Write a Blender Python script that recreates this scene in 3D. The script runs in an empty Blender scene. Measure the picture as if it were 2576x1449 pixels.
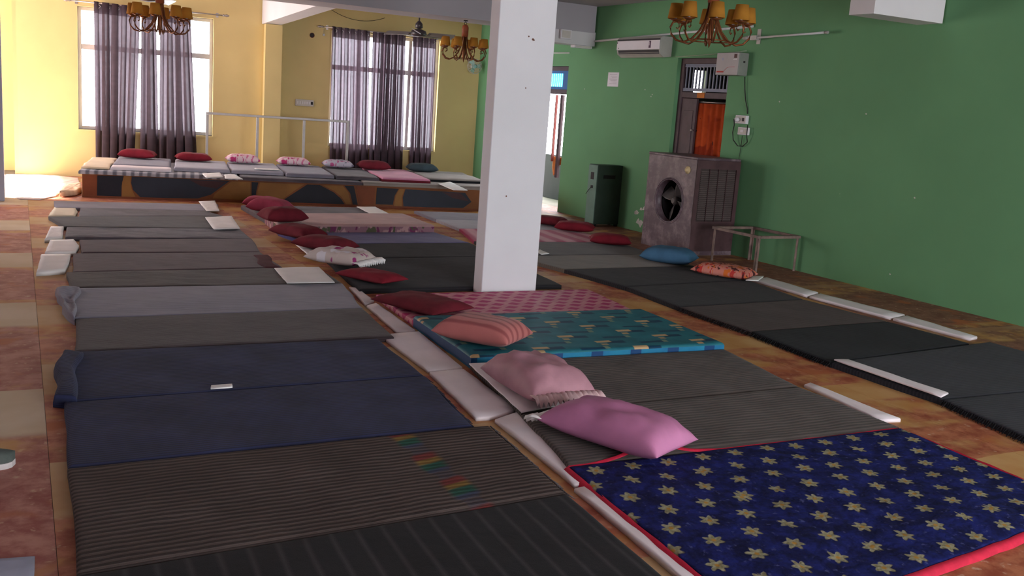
import bpy, math, random
from mathutils import Vector, Matrix, noise as mnoise

# ------------------------------------------------------------------ camera, world, sun, exposure
SC = bpy.context.scene
COL = SC.collection
cam_data = bpy.data.cameras.new('camera')
cam = bpy.data.objects.new('camera', cam_data)
COL.objects.link(cam)
cam_data.sensor_width = 36.0
cam_data.lens = 34.0747
cam_data.clip_start = 0.05
cam_data.clip_end = 200.0
cam.matrix_world = Matrix(((0.892288, 0.020661, -0.450995, 0.000000), (-0.445916, 0.196506, -0.873238, 0.000000), (0.070581, 0.980285, 0.184553, 1.600000), (0.000000, 0.000000, 0.000000, 1.000000)))
SC.camera = cam

world = bpy.data.worlds.new('daylight')
SC.world = world
world.use_nodes = True
bg = world.node_tree.nodes['Background']
bg.inputs[0].default_value = (0.93, 0.94, 1.0, 1)
bg.inputs[1].default_value = 10.0

sun_data = bpy.data.lights.new('sun', 'SUN')
sun_data.energy = 45.0
sun_data.angle = math.radians(2.0)
sun_data.color = (1.0, 0.93, 0.82)
sun = bpy.data.objects.new('sun', sun_data)
COL.objects.link(sun)
sun.location = (-20, 19, 12)
sun.rotation_euler = Vector((0.87, -0.15, -0.46)).to_track_quat('-Z', 'Y').to_euler()

SC.view_settings.view_transform = 'Standard'
SC.view_settings.look = 'None'
SC.view_settings.gamma = 1.0
SC.view_settings.exposure = 0.65
SC.view_settings.use_curve_mapping = False

# ------------------------------------------------------------------ helpers: meshes
class MB:
    """collects geometry; build() links it as one mesh object"""
    def __init__(self):
        self.v = []; self.f = []; self.uv = {}; self.m = {}; self.mi = 0; self.sm = set()
    def face(self, idx, smooth=False):
        self.f.append(tuple(idx)); k = len(self.f) - 1
        if self.mi: self.m[k] = self.mi
        if smooth: self.sm.add(k)
    def box(self, x0, x1, y0, y1, z0, z1):
        b = len(self.v)
        self.v += [(x0,y0,z0),(x1,y0,z0),(x1,y1,z0),(x0,y1,z0),(x0,y0,z1),(x1,y0,z1),(x1,y1,z1),(x0,y1,z1)]
        for q in ((3,2,1,0),(4,5,6,7),(0,1,5,4),(1,2,6,5),(2,3,7,6),(3,0,4,7)):
            self.face([b+i for i in q])
        return self
    def prism(self, poly, vec):
        """closed polygon (list of 3d points) extruded along vec"""
        b = len(self.v); n = len(poly); vec = Vector(vec)
        self.v += [tuple(p) for p in poly] + [tuple(Vector(p)+vec) for p in poly]
        self.face([b+i for i in range(n)][::-1]); self.face([b+n+i for i in range(n)])
        for i in range(n):
            j = (i+1) % n
            self.face([b+i, b+j, b+n+j, b+n+i])
        return self
    def tube(self, pts, r, n=8, cap=True):
        pts = [Vector(p) for p in pts]; rings = []
        up = Vector((0,0,1))
        for i, p in enumerate(pts):
            d = (pts[min(i+1,len(pts)-1)] - pts[max(i-1,0)])
            if d.length < 1e-9: d = Vector((0,0,1))
            d.normalize()
            a = d.cross(up)
            if a.length < 1e-3: a = d.cross(Vector((0,1,0)))
            a.normalize(); c = a.cross(d).normalized()
            rr = r[i] if isinstance(r, (list, tuple)) else r
            ring = []
            for k in range(n):
                t = 2*math.pi*k/n
                ring.append(len(self.v)); self.v.append(tuple(p + a*math.cos(t)*rr + c*math.sin(t)*rr))
            rings.append(ring)
        for i in range(len(rings)-1):
            for k in range(n):
                self.face([rings[i][k], rings[i][(k+1)%n], rings[i+1][(k+1)%n], rings[i+1][k]], True)
        if cap:
            self.face(rings[0][::-1]); self.face(rings[-1])
        return self
    def lathe(self, prof, n=16, o=(0,0,0), axis='z', cap=True):
        rings = []
        for (r, h) in prof:
            ring = []
            for k in range(n):
                t = 2*math.pi*k/n; c, s = r*math.cos(t), r*math.sin(t)
                p = (c, s, h) if axis == 'z' else ((h, c, s) if axis == 'x' else (c, h, s))
                ring.append(len(self.v)); self.v.append((p[0]+o[0], p[1]+o[1], p[2]+o[2]))
            rings.append(ring)
        for i in range(len(rings)-1):
            for k in range(n):
                self.face([rings[i][k], rings[i][(k+1)%n], rings[i+1][(k+1)%n], rings[i+1][k]], True)
        if cap:
            self.face(rings[0][::-1]); self.face(rings[-1])
        return self
    def build(self, name, mats, parent=None, bevel=0.0, loc=None, rz=None):
        me = bpy.data.meshes.new(name)
        me.from_pydata(self.v, [], self.f)
        for m in (mats if isinstance(mats, (list, tuple)) else [mats]): me.materials.append(m)
        for k, i in self.m.items(): me.polygons[k].material_index = i
        for k in self.sm: me.polygons[k].use_smooth = True
        if self.uv:
            ul = me.uv_layers.new(name='UVMap')
            for lp in me.loops:
                ul.data[lp.index].uv = self.uv.get(lp.vertex_index, (0, 0))
        me.validate(); me.update()
        o = bpy.data.objects.new(name, me); COL.objects.link(o)
        if parent is not None: o.parent = parent
        if loc is not None: o.location = loc
        if rz is not None: o.rotation_euler = (0, 0, rz)
        if bevel:
            bv = o.modifiers.new('bevel', 'BEVEL'); bv.width = bevel; bv.segments = 2; bv.limit_method = 'ANGLE'
        return o

def empty(name, loc=(0,0,0), rz=0.0, parent=None):
    o = bpy.data.objects.new(name, None); COL.objects.link(o)
    o.empty_display_size = 0.1
    o.location = loc; o.rotation_euler = (0, 0, rz)
    if parent is not None: o.parent = parent
    return o

def tag(o, label, cat, group=None):
    o['label'] = label; o['category'] = cat
    if group: o['group'] = group
    return o

def struct(o, label=None):
    o['kind'] = 'structure'
    if label: o['label'] = label
    return o

def copy_tree(o, parent=None):
    c = o.copy(); COL.objects.link(c)
    if parent is not None: c.parent = parent
    for ch in list(o.children): copy_tree(ch, c)
    return c

def arc(fn, a, b, n):
    return [fn(a + (b-a)*i/(n-1)) for i in range(n)]

# ------------------------------------------------------------------ helpers: materials
def lin(c):
    """sRGB 0-255 -> linear rgba"""
    return tuple(((x/255)/12.92 if x/255 <= 0.04045 else ((x/255+0.055)/1.055)**2.4) for x in c) + (1.0,)

class E:
    """tiny expression wrapper for math nodes"""
    def __init__(self, nt, s): self.nt = nt; self.s = s
    def op(self, o, *a):
        n = self.nt.nodes.new('ShaderNodeMath'); n.operation = o
        for i, x in enumerate((self,)+a):
            if isinstance(x, E): self.nt.links.new(x.s, n.inputs[i])
            else: n.inputs[i].default_value = x
        return E(self.nt, n.outputs[0])
    def __add__(s, o): return s.op('ADD', o)
    def __sub__(s, o): return s.op('SUBTRACT', o)
    def __mul__(s, o): return s.op('MULTIPLY', o)
    def __truediv__(s, o): return s.op('DIVIDE', o)
    def frac(s): return s.op('FRACT')
    def floor(s): return s.op('FLOOR')
    def abs(s): return s.op('ABSOLUTE')
    def sin(s): return s.op('SINE')
    def lt(s, o): return s.op('LESS_THAN', o)
    def gt(s, o): return s.op('GREATER_THAN', o)
    def max(s, o): return s.op('MAXIMUM', o)
    def min(s, o): return s.op('MINIMUM', o)
    def smooth(s, a, b):
        n = s.nt.nodes.new('ShaderNodeMapRange'); n.interpolation_type = 'SMOOTHSTEP'; n.clamp = True
        s.nt.links.new(s.s, n.inputs[0])
        n.inputs[1].default_value = a; n.inputs[2].default_value = b
        n.inputs[3].default_value = 0; n.inputs[4].default_value = 1
        return E(s.nt, n.outputs[0])

class Mat:
    def __init__(self, name, rough=0.9, spec=0.25):
        self.m = bpy.data.materials.new(name); self.m.use_nodes = True
        self.nt = self.m.node_tree; self.b = self.nt.nodes['Principled BSDF']
        self.b.inputs['Roughness'].default_value = rough
        self.b.inputs['Specular IOR Level'].default_value = spec
        self._tc = None
    def tc(self, out):
        if self._tc is None: self._tc = self.nt.nodes.new('ShaderNodeTexCoord')
        return self._tc.outputs[out]
    def xyz(self, out='Object'):
        n = self.nt.nodes.new('ShaderNodeSeparateXYZ'); self.nt.links.new(self.tc(out), n.inputs[0])
        return [E(self.nt, n.outputs[i]) for i in range(3)]
    def vec(self, x, y, z=0.0):
        n = self.nt.nodes.new('ShaderNodeCombineXYZ')
        for i, q in enumerate((x, y, z)):
            if isinstance(q, E): self.nt.links.new(q.s, n.inputs[i])
            else: n.inputs[i].default_value = q
        return n.outputs[0]
    def noise(self, scale, detail=3.0, out='Object', vec=None, rough=0.55):
        n = self.nt.nodes.new('ShaderNodeTexNoise')
        n.inputs['Scale'].default_value = scale; n.inputs['Detail'].default_value = detail
        n.inputs['Roughness'].default_value = rough
        self.nt.links.new(vec if vec is not None else self.tc(out), n.inputs['Vector'])
        return E(self.nt, n.outputs[0])
    def mix(self, fac, a, b):
        n = self.nt.nodes.new('ShaderNodeMix'); n.data_type = 'RGBA'
        for x, i in ((fac, 0), (a, 6), (b, 7)):
            if isinstance(x, E): self.nt.links.new(x.s, n.inputs[i])
            elif isinstance(x, bpy.types.NodeSocket): self.nt.links.new(x, n.inputs[i])
            else: n.inputs[i].default_value = x
        return n.outputs[2]
    def color(self, c):
        if isinstance(c, bpy.types.NodeSocket): self.nt.links.new(c, self.b.inputs['Base Color'])
        else: self.b.inputs['Base Color'].default_value = c
        return self
    def bump(self, h, strength=0.3, dist=0.01):
        n = self.nt.nodes.new('ShaderNodeBump')
        n.inputs['Strength'].default_value = strength; n.inputs['Distance'].default_value = dist
        self.nt.links.new(h.s, n.inputs['Height']); self.nt.links.new(n.outputs[0], self.b.inputs['Normal'])
        return self

def plain(name, c, rough=0.85, var=0.12, scale=6.0, bump=0.0, bscale=60.0, spec=0.25, metal=0.0, out='Object'):
    M = Mat(name, rough, spec)
    c = lin(c); d = tuple(x*(1-var) for x in c[:3]) + (1,); e = tuple(min(1, x*(1+var)) for x in c[:3]) + (1,)
    M.color(M.mix(M.noise(scale, 4, out).smooth(0.3, 0.7), d, e))
    if bump: M.bump(M.noise(bscale, 3, out), bump, 0.004)
    M.b.inputs['Metallic'].default_value = metal
    return M.m

def blanket(name, c, c2=None, axis=1, period=0.02, duty=0.5, var=0.2, rib=0.35, fine=True, sheen=0.15):
    """woven blanket: ribs / stripes along the uv axis, slightly blotchy colour"""
    M = Mat(name, 0.95, 0.12)
    u, v, _ = M.xyz('UV')
    a = lin(c); b = lin(c2) if c2 else tuple(x*0.72 for x in a[:3]) + (1,)
    w = (v if axis else u) / period
    s = (w.frac() - 0.5).abs().smooth(duty*0.5-0.12, duty*0.5+0.12)
    base = M.mix(s, a, b)
    nz = M.noise(2.6, 4, 'UV').smooth(0.3, 0.72)
    lo = tuple([1-var]*3)+(1,); hi = tuple([1+var*0.6]*3)+(1,)
    mul = M.nt.nodes.new('ShaderNodeMix'); mul.data_type = 'RGBA'; mul.blend_type = 'MULTIPLY'
    mul.inputs[0].default_value = 1.0
    M.nt.links.new(base, mul.inputs[6]); M.nt.links.new(M.mix(nz, lo, hi), mul.inputs[7])
    M.color(mul.outputs[2])
    M.b.inputs['Sheen Weight'].default_value = sheen
    h = s*rib + M.noise(260, 2, 'UV')*0.35 + M.noise(9, 3, 'UV')*1.2
    M.bump(h, 0.5, 0.006)
    return M.m

# ------------------------------------------------------------------ frames of the two walls in view
GROT = math.atan2(1.0, (-0.03800))            # along the green wall
def GP(y, out=0.0, z=0.0):
    """point on the green wall at depth y, `out` metres into the room"""
    return ((8.11000) + (-0.03800)*y - out, y, z)
BROT = math.atan((-0.07900))
def BP(x, out=0.0, z=0.0):
    """point on the yellow back wall at x, `out` metres into the room"""
    return (x, (17.00000) + (-0.07900)*x - out, z)

# ------------------------------------------------------------------ materials of the setting
def wall_paint(name, c, scuff=None, amount=0.04):
    M = Mat(name, 0.75, 0.3)
    a = lin(c); b = tuple(x*0.90 for x in a[:3]) + (1,)
    col = M.mix(M.noise(0.9, 4).smooth(0.3, 0.75), b, a)
    if scuff:
        col = M.mix(M.noise(5.0, 6, rough=0.7).smooth(0.70, 0.74)*amount*10, col, lin(scuff))
    M.color(col); M.bump(M.noise(90, 3), 0.12, 0.003)
    return M.m
M_yellow = wall_paint('yellow_wall_paint', (228, 206, 144))
M_green = wall_paint('green_wall_paint', (106, 158, 112), (190, 205, 180), 0.035)
M_offwhite = wall_paint('cool_offwhite_wall_paint', (216, 208, 222))
M_white = wall_paint('white_pillar_paint', (232, 232, 236))
M_ceil = wall_paint('ceiling_whitewash', (180, 176, 182))
M_beam = wall_paint('beam_whitewash', (222, 220, 222))
M_shaded_pillar = wall_paint('shaded_white_pillar_paint', (176, 180, 196))  # near-white pillar: the shade it stands in is put into this blue-grey
M_concrete = plain('bare_concrete', (120, 112, 104), 0.95, 0.15, 3, 0.2)
M_frame_white = plain('white_window_paint', (226, 222, 220), 0.5, 0.04)
M_frame_brown = plain('dark_brown_door_paint', (84, 66, 70), 0.45, 0.12, 8, 0.1)
M_steel = plain('grey_painted_steel', (172, 168, 164), 0.4, 0.06, 12, metal=0.2)
M_rod = plain('brushed_rod_metal', (170, 160, 155), 0.35, 0.08, 20, metal=0.6)

def vinyl(name, phase, period, red_share, border, r0=(152, 84, 78), r1=(190, 136, 122), b0=(198, 178, 146), b1=(212, 196, 172)):
    """printed floor vinyl: mottled red blocks and beige blocks with orange joins along y"""
    M = Mat(name, 0.62, 0.25)
    x, y, z = M.xyz()
    t = ((y + M.noise(1.4, 2)*0.10 + phase) / period).frac()
    mott = M.noise(7.0, 5, rough=0.65).smooth(0.36, 0.66)
    red = M.mix(mott, lin(r0), lin(r1))
    red = M.mix(M.noise(17.0, 4).smooth(0.60, 0.72), red, lin((200, 164, 138)))
    red = M.mix(M.noise(3.3, 2).smooth(0.56, 0.70), red, lin((176, 100, 64)))
    beige = M.mix(M.noise(2.2, 4).smooth(0.3, 0.7), lin(b0), lin(b1))
    orange = M.mix(M.noise(5.0, 4).smooth(0.3, 0.7), lin((188, 134, 76)), lin((198, 156, 104)))
    isred = (t - red_share*0.5).abs().smooth(red_share*0.5-0.015, red_share*0.5+0.015)
    edge = (t - red_share*0.5).abs()
    col = M.mix(isred, red, beige)
    band = ((edge - red_share*0.5).abs() - border).smooth(0.0, 0.05)
    col = M.mix(band, M.mix(M.noise(4.0, 3).smooth(0.35, 0.6), orange, red), col)
    M.color(col)
    M.bump(M.noise(40, 3), 0.08, 0.002)
    return M.m
ORANGE = dict(r0=(150, 76, 54), r1=(190, 122, 88), b0=(190, 138, 80), b1=(206, 166, 112))
M_vinyl = [vinyl('red_beige_floor_vinyl', 0.97, 2.12, 0.62, 0.02),
           vinyl('orange_beige_floor_vinyl', 0.35, 1.55, 0.50, 0.10, r0=(156, 84, 66), r1=(196, 132, 104), b0=(188, 146, 98), b1=(202, 172, 130)),
           vinyl('orange_marbled_floor_vinyl', 0.6, 1.25, 0.55, 0.16, **ORANGE),
           vinyl('brown_marbled_floor_vinyl', 0.2, 1.9, 0.86, 0.06, r0=(120, 74, 62), r1=(150, 104, 86), b0=(160, 116, 84), b1=(176, 140, 110))]

def glass_mat():
    m = bpy.data.materials.new('window_glass'); m.use_nodes = True
    nt = m.node_tree; nt.nodes.clear()
    o = nt.nodes.new('ShaderNodeOutputMaterial'); mx = nt.nodes.new('ShaderNodeMixShader')
    t = nt.nodes.new('ShaderNodeBsdfTransparent'); g = nt.nodes.new('ShaderNodeBsdfGlossy')
    t.inputs[0].default_value = (0.95, 0.97, 0.97, 1); g.inputs['Roughness'].default_value = 0.05
    n = nt.nodes.new('ShaderNodeTexNoise'); n.inputs['Scale'].default_value = 3.0
    mr = nt.nodes.new('ShaderNodeMapRange'); mr.inputs[3].default_value = 0.03; mr.inputs[4].default_value = 0.07
    nt.links.new(n.outputs[0], mr.inputs[0]); nt.links.new(mr.outputs[0], mx.inputs[0])
    nt.links.new(t.outputs[0], mx.inputs[1]); nt.links.new(g.outputs[0], mx.inputs[2])
    nt.links.new(mx.outputs[0], o.inputs[0])
    return m
M_glass = glass_mat()

# ------------------------------------------------------------------ the room shell
def wall_boxes(mb, s0, s1, z0, z1, holes, t0, t1):
    """wall along local x with rectangular holes (sa, sb, za, zb)"""
    cur = s0
    for sa, sb, za, zb in sorted(holes):
        if sa > cur: mb.box(cur, sa, t0, t1, z0, z1)
        if za > z0: mb.box(sa, sb, t0, t1, z0, za)
        if zb < z1: mb.box(sa, sb, t0, t1, zb, z1)
        cur = sb
    if s1 > cur: mb.box(cur, s1, t0, t1, z0, z1)
    return mb

HC = 3.11                                            # ceiling height
LX, FY = -4.0, -4.0                                  # left wall, wall behind the camera
fl_o = struct(MB().box(LX-0.3, 12.5, FY-0.3, 18.4, -0.2, -0.003).build('floor', M_concrete),
              'floor laid with printed red and orange vinyl sheets')
for k, (xa, xb, mi) in enumerate(((-4.0, 0.085, 0), (0.087, 2.36, 1), (2.362, 4.63, 2), (4.632, 6.66, 2), (6.662, 7.95, 3))):
    ym = MB().box(xa, xb, FY, 16.98, -0.003, 0.0).build('vinyl_sheet', M_vinyl[mi], fl_o)

wr = MB(); D1 = (9.66, 10.68, 0.0, 2.36); D2 = (13.36, 14.30, 0.0, 2.26)
wall_boxes(wr, FY-0.2, 16.45, 0, HC, [D1, D2], -0.2, 0.0)
wall_right = struct(wr.build('wall_right', M_green, loc=GP(0), rz=GROT-0.0), 'long green painted wall with two doorways')

W1 = (0.85, 2.88, 0.75, 2.64); W2 = (4.80, 6.75, 0.68, 2.64)
wb = MB(); wall_boxes(wb, 0.0, 7.75, 0, HC, [W1, W2], 0.0, 0.25)
wall_back = struct(wb.build('wall_back', M_yellow, loc=BP(0), rz=BROT), 'yellow back wall with two curtained windows')
MB().box(3.68, 3.95, -0.20, 0.0, 0.0, 2.63).build('pilaster', M_yellow, wall_back)

struct(MB().box(LX-0.2, 0.0, 17.7, 17.9, 0, HC).box(-0.06, 0.0, 17.0, 17.7, 0, HC).build('wall_alcove', M_yellow),
       'pale yellow alcove wall beside the back wall')
wl = MB(); wall_boxes(wl, FY-0.2, 17.9, 0, HC, [(14.1, 17.62, 0.0, 2.45)], 0.0, 0.2)
struct(wl.build('wall_left', M_offwhite, loc=(LX, 0, 0), rz=math.pi/2), 'off-white left wall with a wide doorway to the outside')
wf = MB(); wall_boxes(wf, LX-0.2, 8.6, 0, HC, [(2.2, 7.6, 0.15, 2.85)], -0.2, 0.0)
struct(wf.build('wall_front', M_offwhite, loc=(0, FY, 0)), 'off-white wall behind the viewer with a wide window')

ceil = struct(MB().box(LX-0.2, 8.6, FY-0.2, 18.0, HC, HC+0.15).build('ceiling', M_ceil), 'grey whitewashed ceiling with concrete beams')
bm = MB().box(LX, 7.60, 12.65, 13.35, 2.73, HC)
bm.build('beam', M_ceil, ceil)
MB().prism([(6.2, 12.66, 2.74), (6.75, 12.66, 2.54), (7.62, 12.66, 2.54), (7.62, 12.66, 2.74)], (0, 0.30, 0)).build('haunch', M_beam, ceil)
MB().box(3.62, 3.90, FY, 12.64, 2.80, HC).build('beam', M_beam, ceil)
MB().prism([(3.63, 16.70, 2.63), (3.63, 13.36, 2.735), (3.63, 13.36, HC-0.002), (3.63, 16.70, HC-0.002)], (0.28, 0, 0)).build('beam', M_beam, ceil)
MB().box(LX, 7.85, 6.72, 6.98, 2.95, HC).build('beam', M_beam, ceil)
MB().box(6.94, 7.84, 6.70, 7.00, 2.65, 2.95).build('haunch', M_beam, ceil)

# ------------------------------------------------------------------ pillars
pil = empty('pillar', (3.735, 7.37, 0)); tag(pil, 'white square pillar standing among the mattresses', 'pillar')
MB().box(-0.262, 0.262, -0.085, 0.085, 0, HC).build('shaft', M_white, pil, bevel=0.008)
M_mark = plain('brown_plaster_chip', (120, 86, 74), 0.95)
for px, pz, s in ((0.015, 2.165, 0.007), (0.055, 2.145, 0.010), (0.065, 2.14, 0.007), (0.02, 1.75, 0.006), (-0.09, 0.85, 0.007)):
    MB().lathe([(s, -0.0875), (s*0.6, -0.085)], 7, (px, 0, pz), 'y').build('plaster_chip', M_mark, pil)
gp = empty('pillar', (-0.37, 13.65, 0)); tag(gp, 'near-white pillar coloured blue-grey for shade at the left edge beside the sunlit floor', 'pillar')
MB().box(-0.2, 0.2, -0.2, 0.2, 0, HC).build('shaft', M_shaded_pillar, gp, bevel=0.008)

# ------------------------------------------------------------------ windows in the back wall
def make_window(n, W, label):
    sa, sb, za, zb = W
    root = struct(empty('window_%d' % n, BP(0), BROT), label)
    f = 0.055
    mb = MB()
    mb.box(sa, sa+f, 0.10, 0.17, za, zb).box(sb-f, sb, 0.10, 0.17, za, zb)
    mb.box(sa+f, sb-f, 0.10, 0.17, za, za+f).box(sa+f, sb-f, 0.10, 0.17, zb-f, zb)
    mb.build('frame', M_frame_white, root, bevel=0.006)
    zt = 2.035; c = [sa+f + (sb-sa-2*f)*i/4 for i in range(5)]
    for i in (1, 2, 3):
        MB().box(c[i]-0.03, c[i]+0.03, 0.105, 0.165, za+f, zb-f).build('mullion', M_frame_white, root, bevel=0.004)
    for i in range(4):
        a = c[i] + (0.03 if i else 0); b = c[i+1] - (0.03 if i < 3 else 0)
        MB().box(a, b, 0.108, 0.162, zt-0.04, zt+0.04).build('transom', M_frame_white, root)
        for z0, z1 in ((za+f, zt-0.04), (zt+0.04, zb-f)):
            MB().box(a-0.004, b+0.004, 0.130, 0.135, z0-0.004, z1+0.004).build('pane', M_glass, root)
    MB().box(sa-0.01, sb+0.01, -0.03, 0.10, za-0.03, za).build('sill', M_yellow, root)
    return root
make_window(1, W1, 'white framed window behind the left group of dark curtains')
make_window(2, W2, 'white framed window behind the right group of dark curtains')

# windows and openings outside the picture: white frames without glass shown
def light_portal(loc, size, rot):
    d = bpy.data.lights.new('daylight_portal', 'AREA'); d.shape = 'RECTANGLE'; d.size, d.size_y = size
    d.cycles.is_portal = True
    o = bpy.data.objects.new('daylight_portal', d); COL.objects.link(o); o.location = loc; o.rotation_euler = rot
for W in (W1, W2):
    xc = (W[0]+W[1])/2
    p = BP(xc, -0.28, (W[2]+W[3])/2)
    light_portal(p, (W[1]-W[0], W[3]-W[2]), Vector((0.0, -1, 0)).to_track_quat('-Z', 'Y').to_euler())
light_portal((LX-0.22, 15.86, 1.22), (3.5, 2.45), Vector((1, 0, 0)).to_track_quat('-Z', 'Y').to_euler())
light_portal((4.9, FY-0.22, 1.50), (5.4, 2.7), Vector((0, 1, 0)).to_track_quat('-Z', 'Y').to_euler())
wfr = struct(empty('window_3', (0, FY, 0)), 'wide white window behind the viewer')
for i in range(5):
    xx = 2.2 + 5.4*i/4
    MB().box(max(2.2, xx-0.03), min(7.6, xx+0.03), -0.13, -0.07, 0.15, 2.85).build('mullion', M_frame_white, wfr)

# ------------------------------------------------------------------ curtains, rods
def curtain_mat(name, tr, c):
    m = bpy.data.materials.new(name); m.use_nodes = True
    nt = m.node_tree; nt.nodes.clear()
    o = nt.nodes.new('ShaderNodeOutputMaterial')
    tcn = nt.nodes.new('ShaderNodeTexCoord')
    n = nt.nodes.new('ShaderNodeTexNoise'); n.inputs['Scale'].default_value = 14
    nt.links.new(tcn.outputs['UV'], n.inputs['Vector'])
    mxc = nt.nodes.new('ShaderNodeMix'); mxc.data_type = 'RGBA'
    nt.links.new(n.outputs[0], mxc.inputs[0])
    mxc.inputs[6].default_value = tuple(x*0.8 for x in c)+(1,); mxc.inputs[7].default_value = tuple(x*1.2 for x in c)+(1,)
    d = nt.nodes.new('ShaderNodeBsdfDiffuse'); t = nt.nodes.new('ShaderNodeBsdfTranslucent'); tp = nt.nodes.new('ShaderNodeBsdfTransparent')
    nt.links.new(mxc.outputs[2], d.inputs[0]); nt.links.new(mxc.outputs[2], t.inputs[0])
    tp.inputs[0].default_value = (0.95, 0.93, 1.0, 1)
    m1 = nt.nodes.new('ShaderNodeMixShader'); m1.inputs[0].default_value = 0.45
    m2 = nt.nodes.new('ShaderNodeMixShader'); m2.inputs[0].default_value = tr
    nt.links.new(d.outputs[0], m1.inputs[1]); nt.links.new(t.outputs[0], m1.inputs[2])
    nt.links.new(m1.outputs[0], m2.inputs[1]); nt.links.new(tp.outputs[0], m2.inputs[2])
    nt.links.new(m2.outputs[0], o.inputs[0])
    return m
M_cur1 = curtain_mat('sheer_brown_curtain', 0.011, (0.105, 0.076, 0.088))
M_cur2 = curtain_mat('sheer_plum_curtain', 0.030, (0.115, 0.078, 0.098))
M_hem = curtain_mat('dense_curtain_heading', 0.002, (0.060, 0.040, 0.048))
M_ring = plain('chrome_eyelet', (210, 208, 206), 0.25, 0.05, metal=0.9)

def make_curtain(label, tl, tr, bl, br, mat, folds, seed, group):
    """tl.. are (x, z) on the back wall; pleats fold back over themselves"""
    rnd = random.Random(seed)
    root = empty('curtain', BP(tl[0], 0.10), BROT); x0 = tl[0]
    tag(root, label, 'curtain', group)
    nu, nv = folds*14, 16
    amp = [0.6+0.8*rnd.random() for _ in range(folds+1)]
    ph = rnd.random()*6
    def P(a, b):
        xl = tl[0]+(bl[0]-tl[0])*b; xr = tr[0]+(br[0]-tr[0])*b
        zt = tl[1]+(tr[1]-tl[1])*a; zb = bl[1]+(br[1]-bl[1])*a
        th = a*folds*2*math.pi + 0.5*math.sin(b*2.2+ph)*b
        k = amp[min(folds, int(a*folds+0.5))]
        w = (xr-xl)/folds
        env = min(1, a*folds*1.5, (1-a)*folds*1.5)
        x = xl+(xr-xl)*a - env*(0.20+0.10*b)*w*k*math.sin(2*th)
        y = -0.045*k*math.sin(th) - 0.012*math.sin(5*a+ph)*b
        return (x-x0, y, zt+(zb-zt)*b)
    def sheet(b0, b1, n, name, m):
        mb = MB()
        for j in range(n+1):
            for i in range(nu+1):
                a = i/nu; b = b0+(b1-b0)*j/n
                mb.uv[len(mb.v)] = (a*folds*0.2, b*2.3); mb.v.append(P(a, b))
        for j in range(n):
            for i in range(nu):
                q = j*(nu+1)+i
                mb.face([q, q+1, q+nu+2, q+nu+1], True)
        return mb.build(name, m, root)
    sheet(0.0, 0.07, 2, 'heading', M_hem)
    sheet(0.07, 1.0, nv, 'drape', mat)
    for k in range(folds):
        a = (k+0.5)/folds; p = P(a, 0.028)
        mb = MB()
        ring = [(p[0], p[1]-0.008+0.030*math.cos(t)*0.3, p[2]+0.026*math.sin(t)) if False else (p[0]+0.024*math.cos(t), p[1]-0.012, p[2]+0.024*math.sin(t)) for t in [2*math.pi*q/12 for q in range(13)]]
        mb.tube(ring, 0.005, 6, False); mb.build('eyelet', M_ring, root)
    return root
GRP_C = 'dark sheer curtains on the back windows'
zb = 0.22
CUR = (('wide dark brown sheer curtain, leftmost on the left window', (1.079, 2.723), (1.753, 2.703), 1.088, 1.658, M_cur1, 5, 1),
       ('narrow dark brown sheer curtain in the middle of the left window', (1.765, 2.704), (1.976, 2.689), 1.741, 2.036, M_cur1, 2, 2),
       ('dark brown sheer curtain, rightmost on the left window', (2.040, 2.684), (2.494, 2.674), 2.030, 2.626, M_cur1, 4, 3),
       ('wide plum sheer curtain, leftmost on the right window', (4.768, 2.699), (5.418, 2.681), 4.807, 5.487, M_cur2, 6, 4),
       ('plum sheer curtain in the middle of the right window', (5.467, 2.673), (6.052, 2.660), 5.488, 6.108, M_cur2, 5, 5),
       ('narrow plum sheer curtain, rightmost on the right window', (6.181, 2.658), (6.609, 2.657), 6.240, 6.632, M_cur2, 4, 6))
for lab, a, b, c, d, m, nf, sd in CUR:
    make_curtain(lab, a, b, (c, zb), (d, zb), m, nf, sd, GRP_C)

def make_rod(label, xa, xb, z, brackets):
    root = empty('curtain_rod', BP(xa, 0.10), BROT); tag(root, label, 'curtain rod')
    L = xb-xa
    MB().tube([(0, 0, z), (L, 0, z)], 0.011, 10).build('rod', M_rod, root)
    for s in (0, 1):
        p = MB(); d = -1 if s == 0 else 1
        p.lathe([(0.011, 0), (0.022, 0.01*d), (0.012, 0.03*d), (0.024, 0.055*d), (0.016, 0.085*d), (0.002, 0.105*d)], 10, (L*s, 0, z), 'x')
        p.build('finial', M_rod, root)
    for b in brackets:
        MB().box(b-xa-0.008, b-xa+0.008, -0.0, 0.10, z-0.006, z+0.006).box(b-xa-0.02, b-xa+0.02, 0.092, 0.098, z-0.035, z+0.035).build('bracket', M_rod, root)
make_rod('metal curtain rod above the left window', 0.75, 3.00, 2.70, (0.83, 2.92))
make_rod('metal curtain rod above the right window', 4.62, 6.72, 2.675, (4.70, 6.66))

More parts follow.
